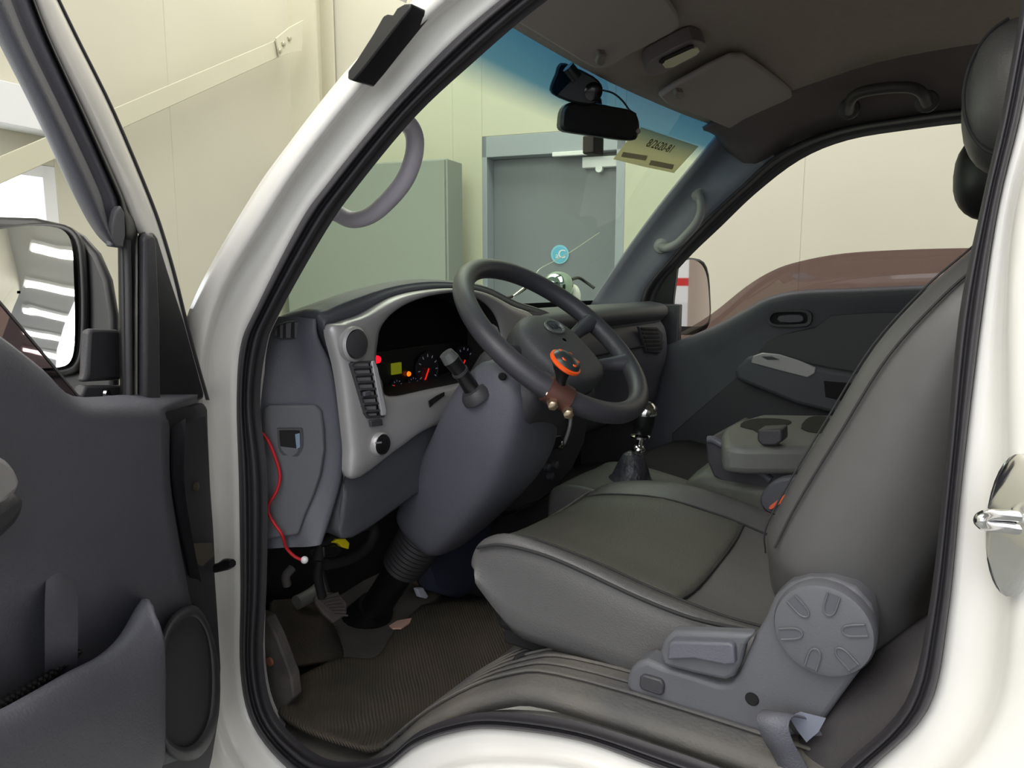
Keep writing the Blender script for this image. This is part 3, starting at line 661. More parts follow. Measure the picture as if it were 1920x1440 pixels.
prism('pull_blue_light', uel([(553,814),(562,812),(563,838),(556,842)], .014), en*.002, mat('pale_blue_light', (120, 140, 165), .4), pf, bevel=.0005)  # blue light in the pocket, put into a pale plate's colour
# side demister vent: rounded wedge with four openings
vo = [(512,622),(520,608),(540,602),(566,600),(576,602),(578,634),(560,636),(525,636),(513,630)]
vb = prism('demister_vent', uel(vo, .002), en*.006, PLC, da, bevel=.003)
qv_ = ue([(sum(x for x, y in vo)/len(vo), sum(y for x, y in vo)/len(vo))], 0)[0]
for x0, x1, ya, yb in ((519,525,612,632),(530,536,607,634),(545,552,605,634),(561,568,604,634)):
    prism('vent_slot', [up(x, y, qv_+en*.0085, en) for x, y in [(x0,yb),(x0+1,ya),(x1,ya-2),(x1,yb)]], en*.001, BLKM, vb)
# top pad between windscreen and crest
rows = []
for i in range(15):
    u = i/14; y = .05+u*1.4
    hump = math.exp(-((y-.40)/.24)**4)*.035
    b = ws(u, 0); b.z -= .005
    if y < .12: xe, ze = -.955, 1.425
    else: xe, ze = -.862, 1.425-(.02 if y > .75 else 0)
    if .12 < y < .62: xe = -.955
    rows.append([b+V((-.02, 0, 0)), V((b.x*.6+xe*.4, y, 1.412+hump*.5)), V((b.x*.25+xe*.75, y, 1.425+hump*.9-(.012 if y > .75 else 0))), V((xe, y, ze-.006+hump)), V((xe+(.006 if y > .12 else -.02), y, ze-.03+hump*.5)), V((xe-(0 if y > .12 else .06), y, ze-(.06 if y > .12 else .035)))])
patch('dash_top_pad', rows, PLA, da, 2, 3)
# lower body, driver side and passenger side
rows = []
for y in (.09, .12, .3, .5, .62, .66): rows.append([V((-.985, y, 1.36)), V((-.965, y, 1.25)), V((-.90, y, 1.17)), V((-.89, y, 1.12)), V((-.92, y, 1.075)), V((-1.0, y, 1.06))])
patch('knee_panel', rows, PLA, da, 3, 3)
rows = []
for y in (.60, .64, .9, 1.2, 1.40, 1.46, 1.48): rows.append([V((-.90 if y < .63 else -.862, y, 1.36)), V((-.845 if y > .63 else -.89, y, 1.33)), V((-.84 if y > .63 else -.9, y, 1.26)), V((-.86, y, 1.18)), V((-.88, y, 1.1)), V((-.98, y, 1.04))])
for p in rows[-1]: p.x -= .05
patch('glovebox_panel', rows, PLA, da, 3, 3)
rows = [[V((-.862, y, 1.36)), V((-.84, y, 1.385)), V((-.85, y, 1.41)), V((-.9, y, 1.42))] for y in (.66, .8, 1.0, 1.2, 1.4, 1.46)]
patch('dash_rail', rows, PLA, da, 3, 3)
tube('glovebox_seam', [V((-.836, .72, 1.30)), V((-.836, 1.1, 1.30)), V((-.836, 1.42, 1.30))], .0025, BLKM, da, n=6)
# passenger end vent with slats
vv = prism('side_vent', D([(1198,612),(1232,612),(1243,625),(1244,652),(1238,662),(1212,660)], -.832), V((-.008, 0, 0)), PLC, da, bevel=.002)
for i in range(6):
    a = D([(1203+i*2.2,615+i*7.6),(1233+i*1.6,617+i*7.0),(1234+i*1.5,620+i*7.0),(1204+i*2.2,619+i*7.6)], -.830)
    prism('vent_slot', a, V((-.003, 0, 0)), BLKM, vv)
# details on the silver surround
XF = FX+.014
def DF(L, o=0.): return [ux(x, y, XF+o) for x, y in L]
def knob(name, px, py, r, mm=None):
    P = ux(px, py, XF-.004)
    k = lathe(name, [(r*1.35, 0), (r*1.3, .008), (r*1.12, .011), (r*1.05, .006)], P, XA, SILV, da, n=36)
    lathe('knob_face', [(r*1.04, .004), (r*1.0, .013), (r*.6, .015), (.001, .0155)], P, XA, mm or BLK, k, n=36)
    return k
knob('round_vent', 660, 645, .021, PLC); k = knob('mirror_switch', 709, 832, .0155)
prism('switch_symbol', DF([(703,829),(715,828),(715,831),(703,832)], .012), V((.0008, 0, 0)), SILV, k)
fr_o = [(652,682),(658,677),(695,676),(699,684),(716,775),(714,782),(684,784),(679,776)]
fr_i = [(656,686),(661,681),(692,680),(695,686),(711,773),(709,778),(687,780),(683,774)]
vt = frame('air_vent', DF(fr_o, -.004), DF(fr_i, -.004), V((.008, 0, 0)), PLC, da, 1, .001)
prism('vent_cavity', DF(fr_i, -.003), V((.001, 0, 0)), BLKM, vt)
for i in range(7):
    t = (i+.5)/7; xl = 659+t*26; xr = 693+t*17; y = 683+t*95
    a = ux(xl, y+1.5, XF+.002); b = ux(xr, y, XF+.002)
    box('vent_slat', (a+b)/2, (.010, (b-a).length, .0035), PLC, vt, axes=(V((.9, 0, .43)), (b-a).normalized(), V((-.43, 0, .9))))
box('vent_tab', ux(688, 738, XF+.008), (.006, .016, .008), PLA, vt, bevel=.002)
prism('bright_strip', DF([(692,677),(698,676),(704,690),(720,770),(719,778),(712,779)]), V((.006, 0, 0)), mat('bright_silver', (205, 205, 210), .3, metal=.3), da, bevel=.0015)
prism('small_button', DF([(690,788),(712,785),(714,797),(692,800)]), V((.006, 0, 0)), PLC, da, bevel=.0015)
prism('coin_slot', DF([(803,752),(818,742),(832,735),(832,742),(812,757),(805,764)]), V((.002, 0, 0)), BLKM, da)
# centre stack: dark shell with trim, ashtray and sockets
cs = [(1045,770),(1072,770),(1105,780),(1098,830),(1075,880),(1040,925),(1010,945),(960,960),(925,950),(935,880),(960,820),(1000,775)]
cc_ = prism('centre_stack', D(cs, -.86), V((-.08, 0, 0)), PLC, da, bevel=.01)
tube('stack_trim', D([(1070,780),(1068,800),(1060,825),(1052,838)], -.853), .005, SILV, cc_, n=8)
prism('ashtray', D([(975,838),(1005,822),(1045,814),(1052,830),(1020,850),(985,862)], -.86), V((.012, 0, 0)), BLK, cc_, bevel=.004)
lathe('socket_ring', [(.011, 0), (.011, .012), (.008, .014)], ux(1046, 834, -.86), V((1, -.3, .1)), CHR, cc_, n=18)
lathe('ignition_key_barrel', [(.014, 0), (.014, .02), (.009, .022)], ux(966, 898, -.85), V((1, -.6, .2)), mat('copper_brown', (96, 66, 58), .4, metal=.5), cc_, n=18)
for (x, y) in ((1022,875),(1037,871),(1028,892)): lathe('stack_knob', [(.009, 0), (.009, .012), (.006, .014)], ux(x, y, -.86), XA, PLA, cc_, n=16)
# kick panel and lower structures under the dash
rows = [[ux(790,1000,-.96), ux(840,985,-.96), ux(900,960,-.93), ux(960,950,-.9)], [ux(815,1080,-.98), ux(850,1090,-.96), ux(890,1060,-.95), ux(950,1040,-.9)], [ux(850,1130,-.98), ux(870,1135,-.97), ux(905,1130,-.95), ux(960,1110,-.9)]]
prism('lower_bracket', D([(805,1005),(850,960),(940,930),(985,960),(980,1040),(930,1130),(895,1135),(815,1110),(790,1040)], -.98), V((-.05, 0, 0)), mat('blue_grey_steel', (58, 61, 78), .5), da, bevel=.012)
# ================================================================== steering column
W = V((-.638, .4, 1.387)); AX = V((-.584, 0, -.812)); UU = V((0, 1, 0)); VV = V((-.812, 0, .584)); NN = -AX
co = thing('steering_column', 'blue-grey steering column shroud running down to the floor', 'steering column', W); co['kind'] = 'thing'
rows = []
for t, wl, wr, hu, hd, zo in ((.045,.095,.095,.045,.05,0),(.07,.11,.105,.06,.075,0),(.15,.118,.105,.07,.10,0),(.25,.105,.098,.065,.11,0),(.36,.088,.084,.06,.095,0),(.45,.075,.075,.055,.075,0),(.475,.06,.065,.04,.06,0)):
    r = []
    for k in range(12):
        q = 2*math.pi*k/12; c, s = math.cos(q), math.sin(q); f = lambda v: math.copysign(abs(v)**.6, v)
        r.append(W+AX*t+UU*(f(c)*(wr if c > 0 else wl))+VV*(f(s)*(hu if s > 0 else hd)))
    rows.append(r)
for i, k_ in ((0, 1), (1, .9), (2, .35)):
    for k in range(12): rows[i][k] = rows[i][k]+AX*(.05*(1+math.cos(2*math.pi*k/12))*k_)
sh_o = fixn(patch('column_shroud', rows, PLB, co, 3, 3, cu=True))
box('shroud_upper', W+AX*.105+UU*.006-VV*.006, (.13, .196, .142), PLC, co, axes=(AX, UU, VV), bevel=.03)
st = tube('indicator_stalk', [ux(893,738,-.715), ux(880,722,-.722), ux(862,695,-.73), ux(845,673,-.737)], [.0165,.0135,.0125,.014], BLK, co, n=18)
tube('stalk_cap', [ux(846,675,-.7365), ux(836,662,-.741)], [.0145,.012], mat('stalk_grey', (95, 97, 98), .25), st, n=18)
tube('stalk_ring', [ux(864,699,-.7292), ux(861,695,-.7302)], .0142, mat('ring_grey', (70, 70, 74), .3), st, n=18)
lathe('stalk_boot', [(.027, 0), (.026, .01), (.02, .018)], ux(897,745,-.71), ux(862,695,-.73)-ux(893,738,-.715), PLC, co, n=24)
for x, y in ((942,706),(957,725)): lathe('shroud_screw', [(.007, 0), (.005, .003)], ux(x, y, -.66), V((.6, -.6, .4)), BLKM, co, n=12)
# ribbed boot and shaft
prof = [(.052, 0)]
for i in range(11): prof += [(.053-.0009*i, .012*i+.004), (.049-.0009*i, .012*i+.01)]
lathe('column_boot', prof, W+AX*.46, AX, mat('boot_rubber', (44, 43, 46), .6), co, n=30)
tube('column_shaft', [W+AX*.55, W+AX*.65, W+AX*.76, W+AX*.79], [.034,.032,.034,.045], BLK, co, n=18)
tube('shaft_foot', [W+AX*.72, W+AX*.80, W+AX*.815], [.04,.058,.06], BLK, co, n=18)
# ================================================================== steering wheel
sw_ = thing('steering_wheel', 'dark grey four-spoke steering wheel with round emblem on its hub', 'steering wheel', W)
WC = W+V((.004, .008, .008)); VV0, NN0 = VV, NN
VV = V((-.765, 0, .644)); NN = V((.644, 0, .765))
def wp(a, r, n=0.): return WC+UU*(math.cos(a)*r)+VV*(math.sin(a)*r)+NN*n
RIM = mat('wheel_rim_plastic', (62, 62, 68), .42, bump=.2, bscale=700)
tube('rim', [wp(2*math.pi*k/24, .180) for k in range(24)], .0175, RIM, sw_, n=16, k=4, closed=True)
for a0, a1 in ((8, 4), (-30, -38), (172, 176), (210, 218)):
    a0, a1 = math.radians(a0), math.radians(a1)
    o = tube('spoke', [wp(a1, .06, -.038), wp((a0+a1)/2, .10, -.032), wp(a0, .137, -.018), wp(a0, .172, -.001)], [.020, .013, .0125, .018], RIM, sw_, n=12)
def hubc(s, n, dv=0.):
    n -= .026; dv -= .018
    return [WC+UU*(x*s*.93)+VV*(y*s+dv)+NN*n for x, y in ((-.088,.015),(-.075,.052),(-.04,.072),(0,.078),(.04,.072),(.075,.052),(.088,.015),(.086,-.03),(.07,-.07),(.03,-.085),(-.03,-.085),(-.07,-.07),(-.086,-.03))]
hub = fixn(patch('hub_pad', [hubc(.9, -.03), hubc(1.0, -.012), hubc(1.0, .012), hubc(.93, .026), hubc(.6, .034), hubc(.05, .036)], mat('hub_plastic', (70, 71, 75), .55, bump=.25), sw_, 3, 2, cu=True))
fixn(patch('hub_base', [hubc(.5, -.05, -.01), hubc(.95, -.04, -.012), hubc(1.02, -.022, -.012), hubc(.9, -.012, -.01)], PLC, sw_, 3, 2, cu=True))
ec_ = WC+VV*.012+NN*.0105+UU*.005
em = lathe('emblem', [(.027, 0), (.027, .003), (.0225, .003), (.0225, .001)], ec_, NN, mat('emblem_silver', (185, 190, 185), .25, metal=.8), sw_, n=36, sy=.62, u=UU)
lathe('emblem_field', [(.0225, 0), (.0225, .0012)], ec_, NN, mat('emblem_grey', (84, 88, 96), .35), em, n=36, sy=.62, u=UU)
text('emblem_letters', 'KIA', ec_+NN*.0018, UU, VV, .018, mat('emblem_dark', (30, 32, 44), .35), em)
# spinner knob clamped to the rim
ka = math.radians(-141); kc = wp(ka, .180)
kn = thing('spinner_knob', 'black mushroom spinner knob with orange rim clamped on the steering wheel', 'steering knob', kc)
kt = V((0, -math.sin(ka), 0))+VV*math.cos(ka)
COP = mat('copper_clamp', (112, 78, 70), .4, metal=.6); 
tube('clamp_band', [kc-kt*.02, kc+kt*.0, kc+kt*.02], [.0205,.021,.0205], COP, kn, n=20)
rd = (W-kc).normalized()
top = ux(1060, 680, kc.x+.012)
top = kc+(up(1060, 680, kc+NN*.06, (CAMP-kc).normalized())-kc)
ka_ = (V((.839, .545, 0))*.58+V((0, 0, .8))+V((.545, -.839, 0))*.34).normalized()
tube('knob_neck', [kc+(top-kc)*.15, kc+(top-kc)*.5, top-ka_*.004], [.011,.0085,.017], BLK, kn, n=16)
lathe('orange_ring', [(.024, -.004), (.0262, -.002), (.0262, .002), (.024, .0035)], top, ka_, mat('orange_plastic', (245, 92, 30), .35), kn, n=36)
kd = lathe('knob_cap', [(.0235, .003), (.021, .008), (.012, .012), (.001, .0132)], top, ka_, mat('knob_dark', (46, 52, 54), .3), kn, n=36)
u_ = ka_.orthogonal().normalized(); v_ = ka_.cross(u_)
for q in (.3, 1.4, 2.6, 4.1, 5.3): lathe('orange_spot', [(.0042, 0), (.0036, .0012)], top+ka_*.0092+(u_*math.cos(q)+v_*math.sin(q))*.0155, ka_, mat('orange_plastic', (0, 0, 0)), kd, n=10)
for s in (-1, 1):
    c = kc+V((.012, -.012, -.018))+kt*.014*s
    lathe('clamp_bolt', [(.008, -.007), (.0095, .0), (.008, .008), (.005, .010)], c, V((.5, -.7, -.3)), mat('brass_bolt', (206, 184, 158), .25, metal=.9), kn, n=6)
box('clamp_plate', kc+V((.006, -.012, .003)), (.004, .032, .022), mat('copper_bright', (240, 205, 190), .25, metal=.8), kn, axes=(V((.75, -.6, .2)).normalized(), kt, kt.cross(V((.75, -.6, .2)).normalized())), bevel=.002)
# ================================================================== driver seat
ds = thing('driver_seat', 'dark grey vinyl driver seat with bolstered cushion and round recliner cover', 'seat', (-.35, .35, 1.04))
nt_ = [(893,1035),(905,1012),(960,1004),(1080,1049),(1200,1106),(1330,1158),(1430,1190),(1520,1215)]
nb_ = [(903,1092),(915,1120),(965,1188),(1030,1215),(1110,1240),(1180,1268),(1400,1340),(1500,1370)]
ft_ = [(1105,932),(1120,915),(1160,903),(1260,905),(1370,935),(1460,972),(1540,1000),(1600,1030)]
rows = []
for i, (a, b, f) in enumerate(zip(nt_, nb_, ft_)):
    A = uy(a[0], a[1], .125); Bm = uy(b[0], b[1], .105); Fc = uy(f[0], f[1], .60)
    M = lambda t, y, dz: V((A.x*(1-t)+Fc.x*t, y, A.z*(1-t)+Fc.z*t+dz))
    dp = [.004, .016, .026, .030, .030, .028, .022, .01][i]
    rows.append([Bm+V((.02, .12, -.01)), Bm, Bm.lerp(A, .5)+V((0, -.012, 0)), A+V((0, -.012, -.012)), A+V((0, .006, 0)), M(.12, .175, -dp*.55), M(.3, .26, -dp), M(.5, .37, -dp), M(.75, .47, -dp), M(.92, .54, -dp*.6), Fc, Fc+V((0, .03, -.02)), Fc+V((0, .035, -.09))])
r0 = [p.copy() for p in rows[0]]; zc = sum((p.z for p in r0), 0)/len(r0)
f0 = [V((p.x+.002, .36+(p.y-.36)*.96, p.z*.45+1.085*.55)) for p in r0]; f1 = [V((p.x+.012, .36+(p.y-.36)*.92, p.z*.1+1.05*.9)) for p in r0]
cu_ = patch('cushion', [f1, f0]+rows, VINYL, ds, 3, 4)
def seam(name, L, parent, r=.0022, m=SEAM): return tube(name, L, r, m, parent, n=6, k=5)
# piping along the near bolster and seams across the cushion
seam('bolster_piping', [uy(x, y, .108) for x, y in [(895,1027),(940,1022),(1010,1038),(1080,1066),(1200,1122),(1300,1160),(1400,1182)]], cu_, .0026)
def top(t, i, dz=.001):
    i0 = int(i); q = i-i0; r, s = rows[i0], rows[min(i0+1, len(rows)-1)]
    cs = [4, 5, 6, 7, 8, 9, 10]; k = t*6; k0 = min(int(k), 5); w_ = k-k0
    g_ = lambda R_: R_[cs[k0]].lerp(R_[cs[k0+1]], w_)
    return g_(r).lerp(g_(s), q)+V((0, 0, dz))
seam('cushion_seam', [top(t, 4.45, .0015) for t in (.16, .3, .5, .7, .84)], cu_)
seam('cushion_seam', [top(.16, i, .001) for i in (1, 2, 3, 4, 5, 6)], cu_)
seam('cushion_seam', [top(.84, i, .001) for i in (1, 2, 3, 4, 5, 6)], cu_)
ip = patch('cushion_insert', [[top(t, i, .004 if (.17 < t < .83 and i > .7 and i < 4.35) else -.002) for t in (.155, .18, .3, .4, .5, .6, .7, .82, .845)] for i in (.5, .8, 1.5, 2.2, 3, 3.7, 4.3, 4.42)], VINYLD, ds, 2, 2)
# backrest
fl_ = [(1438,1120),(1438,1040),(1443,990),(1482,912),(1560,780),(1640,650),(1735,543),(1812,474),(1862,425)]
wd_ = [.45, .50, .52, .52, .51, .50, .48, .44, .34]
rows2 = []
N_ = len(fl_)
for i, (q, wv) in enumerate(zip(fl_, wd_)):
    A = uy(q[0], q[1], .125); th = .15 if i < 6 else (.13, .11, .08)[i-6]
    y0, y1 = .36-wv/2, .36+wv/2; up_ = .0
    bk_ = A+V((th, 0, -.03 if i else -.0))
    P = lambda y, dx, dz=0: V((A.x+dx, y, A.z+dz))
    rows2.append([P(y0+.04, th, -.05), P(y0-.012, th*.75, -.04), P(y0-.03, th*.4, -.02), P(y0-.018, .02, -.005), P(y0+.02, 0), P(y0+.07, .008), P(y0+.13, .03), P(.36, .036), P(y1-.13, .03), P(y1-.07, .008), P(y1-.02, 0), P(y1+.02, .02, -.005), P(y1+.02, th*.5, -.03), P(y1-.04, th, -.05), P(.36, th+.01, -.055)])
b0_ = [V((p.x+.02, .36+(p.y-.36)*.9, p.z-.04)) for p in rows2[0]]
tt = rows2[-1]; tc = sum(tt, V())/len(tt)
t1 = [p.lerp(tc, .35)+V((.008, 0, .022)) for p in tt]; t2 = [p.lerp(tc, .98)+V((.01, 0, .03)) for p in tt]
br_ = fixn(patch('backrest', [b0_]+rows2+[t1, t2], mat('backrest_vinyl', (84, 83, 84), .42, var=.08, scale=5, bump=.55, bscale=5, stretch=(1.6, 1, .9)), ds, 3, 4, cu=True))
seam('backrest_piping', [r[3]+V((-.003, -.003, 0)) for r in rows2[2:]], br_, .0014)
seam('backrest_piping', [r[4]+V((-.003, .0, 0)) for r in rows2[1:]], br_, .0011)
# soft folds pulled across the side of the backrest
for (x0, y0, x1, y1, r) in ((1590,905,1730,700,.010),(1500,1010,1700,900,.008),(1560,1085,1720,1010,.009)):
    pass
hr = ell('headrest', uy(1912, 190, .33), .055, .13, .078, VINYL, ds, e=.8)
seam('headrest_seam', [uy(1912, 190, .33)+V((-.046*math.cos(a)-.004, -.085, .069*math.sin(a))) for a in [math.radians(k) for k in range(-75, 80, 15)]], hr, .002)
for yy in (.29, .43): tube('headrest_post', [V((.03, yy, 1.56)), V((.015, yy, 1.64))], .006, CHR, ds, n=10)
# side cover, recliner knob, lever
so = [(1173,1290),(1174,1272),(1182,1254),(1194,1243),(1212,1238),(1240,1250),(1300,1268),(1345,1283),(1368,1283),(1385,1262),(1413,1196),(1436,1158),(1452,1120),(1480,1095),(1515,1084),(1560,1086),(1603,1102),(1632,1135),(1644,1175),(1640,1225),(1606,1268),(1575,1310),(1545,1352),(1520,1372),(1470,1386),(1420,1384),(1363,1367),(1270,1332),(1185,1303)]
sc_ = prism('side_cover', [uy(x, y, .055) for x, y in so], V((0, .035, 0)), TRIM, ds, bevel=.006, seg=3)
box('seat_frame', (-.33, .34, 1.03), (.46, .44, .05), BLKM, ds, bevel=.01)
kc_ = uy(1545, 1178, .048); YN = V((0, -1, 0))
kn_ = lathe('recliner_cover', [(.047, -.012), (.0475, .002), (.0455, .007), (.0405, .0085), (.001, .009)], kc_, YN, TRIM, ds, n=48)
for k in range(6):
    a = math.radians(18+60*k); dr_ = V((math.cos(a), 0, math.sin(a)))
    s_ = dr_.cross(YN); p0 = kc_+dr_*.024+YN*.0093; p1 = kc_+dr_*.041+YN*.0093
    pts = [p0+s_*.0055, p1+s_*.006, p1-s_*.006, p0-s_*.0055, p0-dr_*.005]
    prism('finger_notch', pts, YN*.0005, mat('notch_shade_grey', (82, 83, 90), .6), kn_)  # flat plate: the notch's shade is put into a darker grey
    tube('notch_rim', [p1-s_*.0055+YN*.0008, p0-s_*.005+YN*.0008, p0-dr_*.005+YN*.0008, p0+s_*.005+YN*.0008, p1+s_*.0055+YN*.0008], .0011, TRIM, kn_, n=6, k=3)
lv = prism('recliner_lever', [uy(x, y, .047) for x, y in [(1236,1222),(1244,1200),(1262,1184),(1330,1186),(1414,1190),(1396,1212),(1388,1245),(1376,1270),(1360,1277),(1300,1264),(1242,1249)]], V((0, .02, 0)), TRIM, ds, bevel=.005, seg=3)
prism('lever_paddle', [uy(x, y, .038) for x, y in [(1254,1207),(1262,1203),(1368,1206),(1376,1212),(1378,1246),(1360,1248),(1300,1236),(1250,1238)]], V((0, .014, 0)), PLB, lv, bevel=.005, seg=3)
prism('height_button', [uy(x, y, .050) for x, y in [(1199,1270),(1206,1266),(1238,1275),(1244,1284),(1243,1302),(1236,1305),(1203,1294),(1198,1286)]], V((0, .012, 0)), PLC, sc_, bevel=.002)
lathe('bolt_hole', [(.0075, 0), (.0065, -.0012), (.006, .001)], uy(1410, 1311, .0545), YN, BLKM, sc_, n=18)
# slide release bar
tube('slide_release_bar', [uy(1075,1250,.13), uy(1030,1243,.12), uy(1008,1247,.115), uy(985,1250,.11), uy(968,1244,.11), uy(972,1232,.115), uy(995,1226,.12), uy(1015,1232,.125), uy(1060,1240,.13)], .0045, BLKM, ds, n=8)
box('seat_rail', (-.3, .14, 1.0), (.5, .03, .03), BLKM, ds, bevel=.003)
# buckle
bk = thing('seat_belt_buckle', 'dark seat belt buckle with an orange release button beside the driver seat', 'seat belt buckle', uy(1460, 925, .66))
tube('buckle_stalk', [uy(1475, 985, .66), uy(1462, 945, .66)], .012, BLK, bk)
prism('buckle_body', [uy(x, y, .645) for x, y in [(1424,938),(1430,922),(1448,904),(1475,896),(1500,900),(1500,950),(1480,968),(1450,968),(1430,955)]], V((0, .03, 0)), PLA, bk, k=2, bevel=.005)
prism('release_button', [uy(x, y, .641) for x, y in [(1443,949),(1474,926),(1479,930),(1477,936),(1446,956),(1441,954)]], V((0, .006, 0)), mat('orange_button', (225, 100, 70), .4), bk, bevel=.001)
# seat belt webbing looped at the sill
sb = thing('seat_belt', 'grey seat belt webbing looped over the bottom rear corner of the doorway', 'seat belt', uy(1480, 1390, .03))
WEB = mat('belt_webbing', (98, 99, 108), .7, bump=.6, bscale=600)
def ribbon(name, C, wv, m, parent, t=.0016, k=6):
    A = spl(C, k); wv = [V(x) for x in wv]; Wd = spl(wv, k)
    vs = []; fs = []
    for p, q in zip(A, Wd): vs += [p-q/2, p+q/2]
    for i in range(len(A)-1): fs.append((2*i, 2*i+1, 2*i+3, 2*i+2))
    return solid(mk(name, vs, fs, m, parent), t, 0)
lp = [uy(1506,1480,.03), uy(1480,1425,.02), uy(1457,1385,.008), uy(1449,1355,.006), uy(1460,1337,.02), uy(1490,1346,.045), uy(1518,1378,.055)]
wv = [(-.03, 0, -.004)]*7
ribbon('webbing_loop', [p+V((0, 0, 0)) for p in lp], wv, WEB, sb)
prism('webbing_tail', [uy(x, y, .04) for x, y in [(1480,1345),(1500,1336),(1548,1348),(1535,1372),(1512,1392),(1495,1370)]], V((0, .002, 0)), mat('belt_light', (122, 126, 142), .7), sb)
lathe('anchor_bolt', [(.012, 0), (.012, .006), (.006, .008)], uy(1482, 1418, .045), YN, mat('yellow_zinc', (190, 160, 110), .35, metal=.7), sb, n=8)
# rear side trim sweeping up behind the seat
rows = [[uy(x, y, o) for x, y, o in r] for r in (
    [(1470,1425,.09),(1548,1336,.10),(1640,1250,.11),(1745,1172,.12),(1850,1110,.13)],
    [(1475,1440,.06),(1565,1350,.07),(1650,1275,.08),(1740,1215,.08),(1850,1180,.09)],
    [(1500,1470,.045),(1590,1400,.05),(1670,1330,.05),(1740,1270,.05),(1850,1260,.06)],
    [(1540,1540,.04),(1640,1470,.04),(1730,1400,.04),(1800,1340,.04),(1900,1320,.04)])]
rt = patch('rear_side_trim', rows, mat('brown_grey_trim', (62, 59, 62), .5, bump=.2), cab, 4, 4); solid(rt, .01)
tube('belt_guide', [uy(1700,1120,.16), uy(1680,1175,.15), uy(1660,1225,.14)], .012, PLA, cab, rb=.004)
# ================================================================== centre: gear lever, console, folded middle seat
gl_ = thing('gear_lever', 'gear lever with black and chrome knob and leather gaiter', 'gear lever', uy(1185, 900, .75))
Y0 = .74
k1 = lathe('gear_knob', [(.012,-.034),(.017,-.03),(.0225,-.01),(.024,.008),(.0245,.012),(.023,.018),(.0245,.020),(.022,.030),(.013,.037),(.001,.039)], uy(1207,786,Y0), V((.05,-.02,1)), BLK, gl_, n=28)
lathe('chrome_cap', [(.0225,.0005),(.0255,.003),(.0255,.014),(.022,.022),(.014,.027),(.001,.028)], uy(1209,779,Y0), V((.05,-.02,1)), CHR, k1, n=28)
tube('lever_shaft', [uy(1203,812,Y0), uy(1199,835,Y0), uy(1196,860,Y0)], .0065, CHR, gl_, n=14)
lathe('reverse_collar', [(.009,0),(.021,.002),(.021,.006),(.009,.009)], uy(1200,822,Y0), V((.05,0,1)), CHR, gl_, n=24)
lathe('lower_collar', [(.012,-.008),(.015,-.004),(.015,.004),(.010,.01)], uy(1197,843,Y0), V((.05,0,1)), CHR, gl_, n=20)
gt_ = lathe('gaiter', [(.058,-.05),(.050,-.036),(.043,-.03),(.036,-.012),(.034,-.006),(.027,.01),(.022,.02),(.013,.026)], uy(1186,870,Y0), V((.08,0,1)), mat('gaiter_leather', (52, 52, 60), .42, bump=.8, bscale=40), gl_, n=20)
gc_ = thing('gear_console', 'rounded dark console around the gear lever, in front of the seats', 'console', uy(1150, 920, .72))
rows = []
for y, s_ in ((.60, .8), (.63, .95), (.72, 1.0), (.80, .95), (.84, .8)):
    X0 = uy(1150, 880, .74); 
    rows.append([V((X0.x-.10*s_, y, .95)), V((X0.x-.098*s_, y, 1.03)), V((X0.x-.075*s_, y, 1.050+.012*s_)), V((X0.x-.01, y, 1.056+.014*s_)), V((X0.x+.07, y, 1.050+.012*s_)), V((X0.x+.2, y, 1.04))])
rows = [[V((p.x, .595, .95)) for p in rows[0]]]+rows+[[V((p.x, .845, .95)) for p in rows[-1]]]
solid(patch('console_shell', rows, mat('console_olive_grey', (80, 81, 78), .5, bump=.2), gc_, 4, 3), .004)
# middle / passenger cushion
ps = thing('passenger_seat', 'grey-green passenger bench seat mostly hidden behind the driver seat', 'seat', (-.3, 1.1, 1.03))
rows = []
for x, h in ((-.52,-.06),(-.515,-.02),(-.49,.0),(-.45,.006),(-.25,0),(.05,-.01)):
    rows.append([V((x, .74, 1.01)), V((x, .735, 1.06+h*.6)), V((x, .76, 1.095+h)), V((x, .95, 1.105+h)), V((x, 1.2, 1.105+h)), V((x, 1.4, 1.095+h)), V((x, 1.43, 1.06+h*.6)), V((x, 1.43, 1.0))])
f1 = [V((p.x+.03, p.y, 1.0)) for p in rows[0]]
patch('bench_cushion', [f1]+rows, mat('bench_vinyl', (84, 86, 80), .5, bump=.3), ps, 3, 4)
rows = []
for z, dx in ((1.08, 0), (1.2, .03), (1.4, .08), (1.54, .12), (1.58, .15)):
    rows.append([V((.02+dx+.02, 1.02, z)), V((.0+dx, 1.04, z)), V((.015+dx, 1.22, z)), V((.0+dx, 1.4, z)), V((.02+dx+.02, 1.43, z)), V((.13+dx, 1.42, z)), V((.13+dx, 1.03, z))])
fixn(patch('bench_backrest', rows, VINYL, ps, 3, 3, cu=True))
ell('headrest', uy(1868, 330, 1.12), .075, .13, .088, mat('black_headrest', (34, 32, 34), .5), ps, e=.85)
for yy in (1.06, 1.18): tube('headrest_post', [V((.07, yy, 1.56)), V((.04, yy, 1.66))], .006, CHR, ps, n=10)
fm = thing('folded_middle_seat', 'folded-down middle seat back forming a cup-holder tray', 'folding seat', uy(1440, 850, .75))
Zt = 1.185
tray = [(1352,812),(1358,800),(1380,789),(1425,776),(1500,777),(1640,778),(1640,842),(1520,838),(1400,838),(1356,834)]
tp_ = [uz(x, y, Zt) for x, y in tray]
t_o = prism('cup_tray', tp_, V((0, 0, -.055)), mat('tray_grey', (104, 106, 103), .5, bump=.2), fm, bevel=.014, seg=3)
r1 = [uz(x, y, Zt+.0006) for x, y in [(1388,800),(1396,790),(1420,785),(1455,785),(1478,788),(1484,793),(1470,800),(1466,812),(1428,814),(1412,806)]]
prism('cup_well_shade', r1, V((0, 0, .0008)), BLKM, t_o, k=2)  # flat black plate on the tray, shade of a well as colour
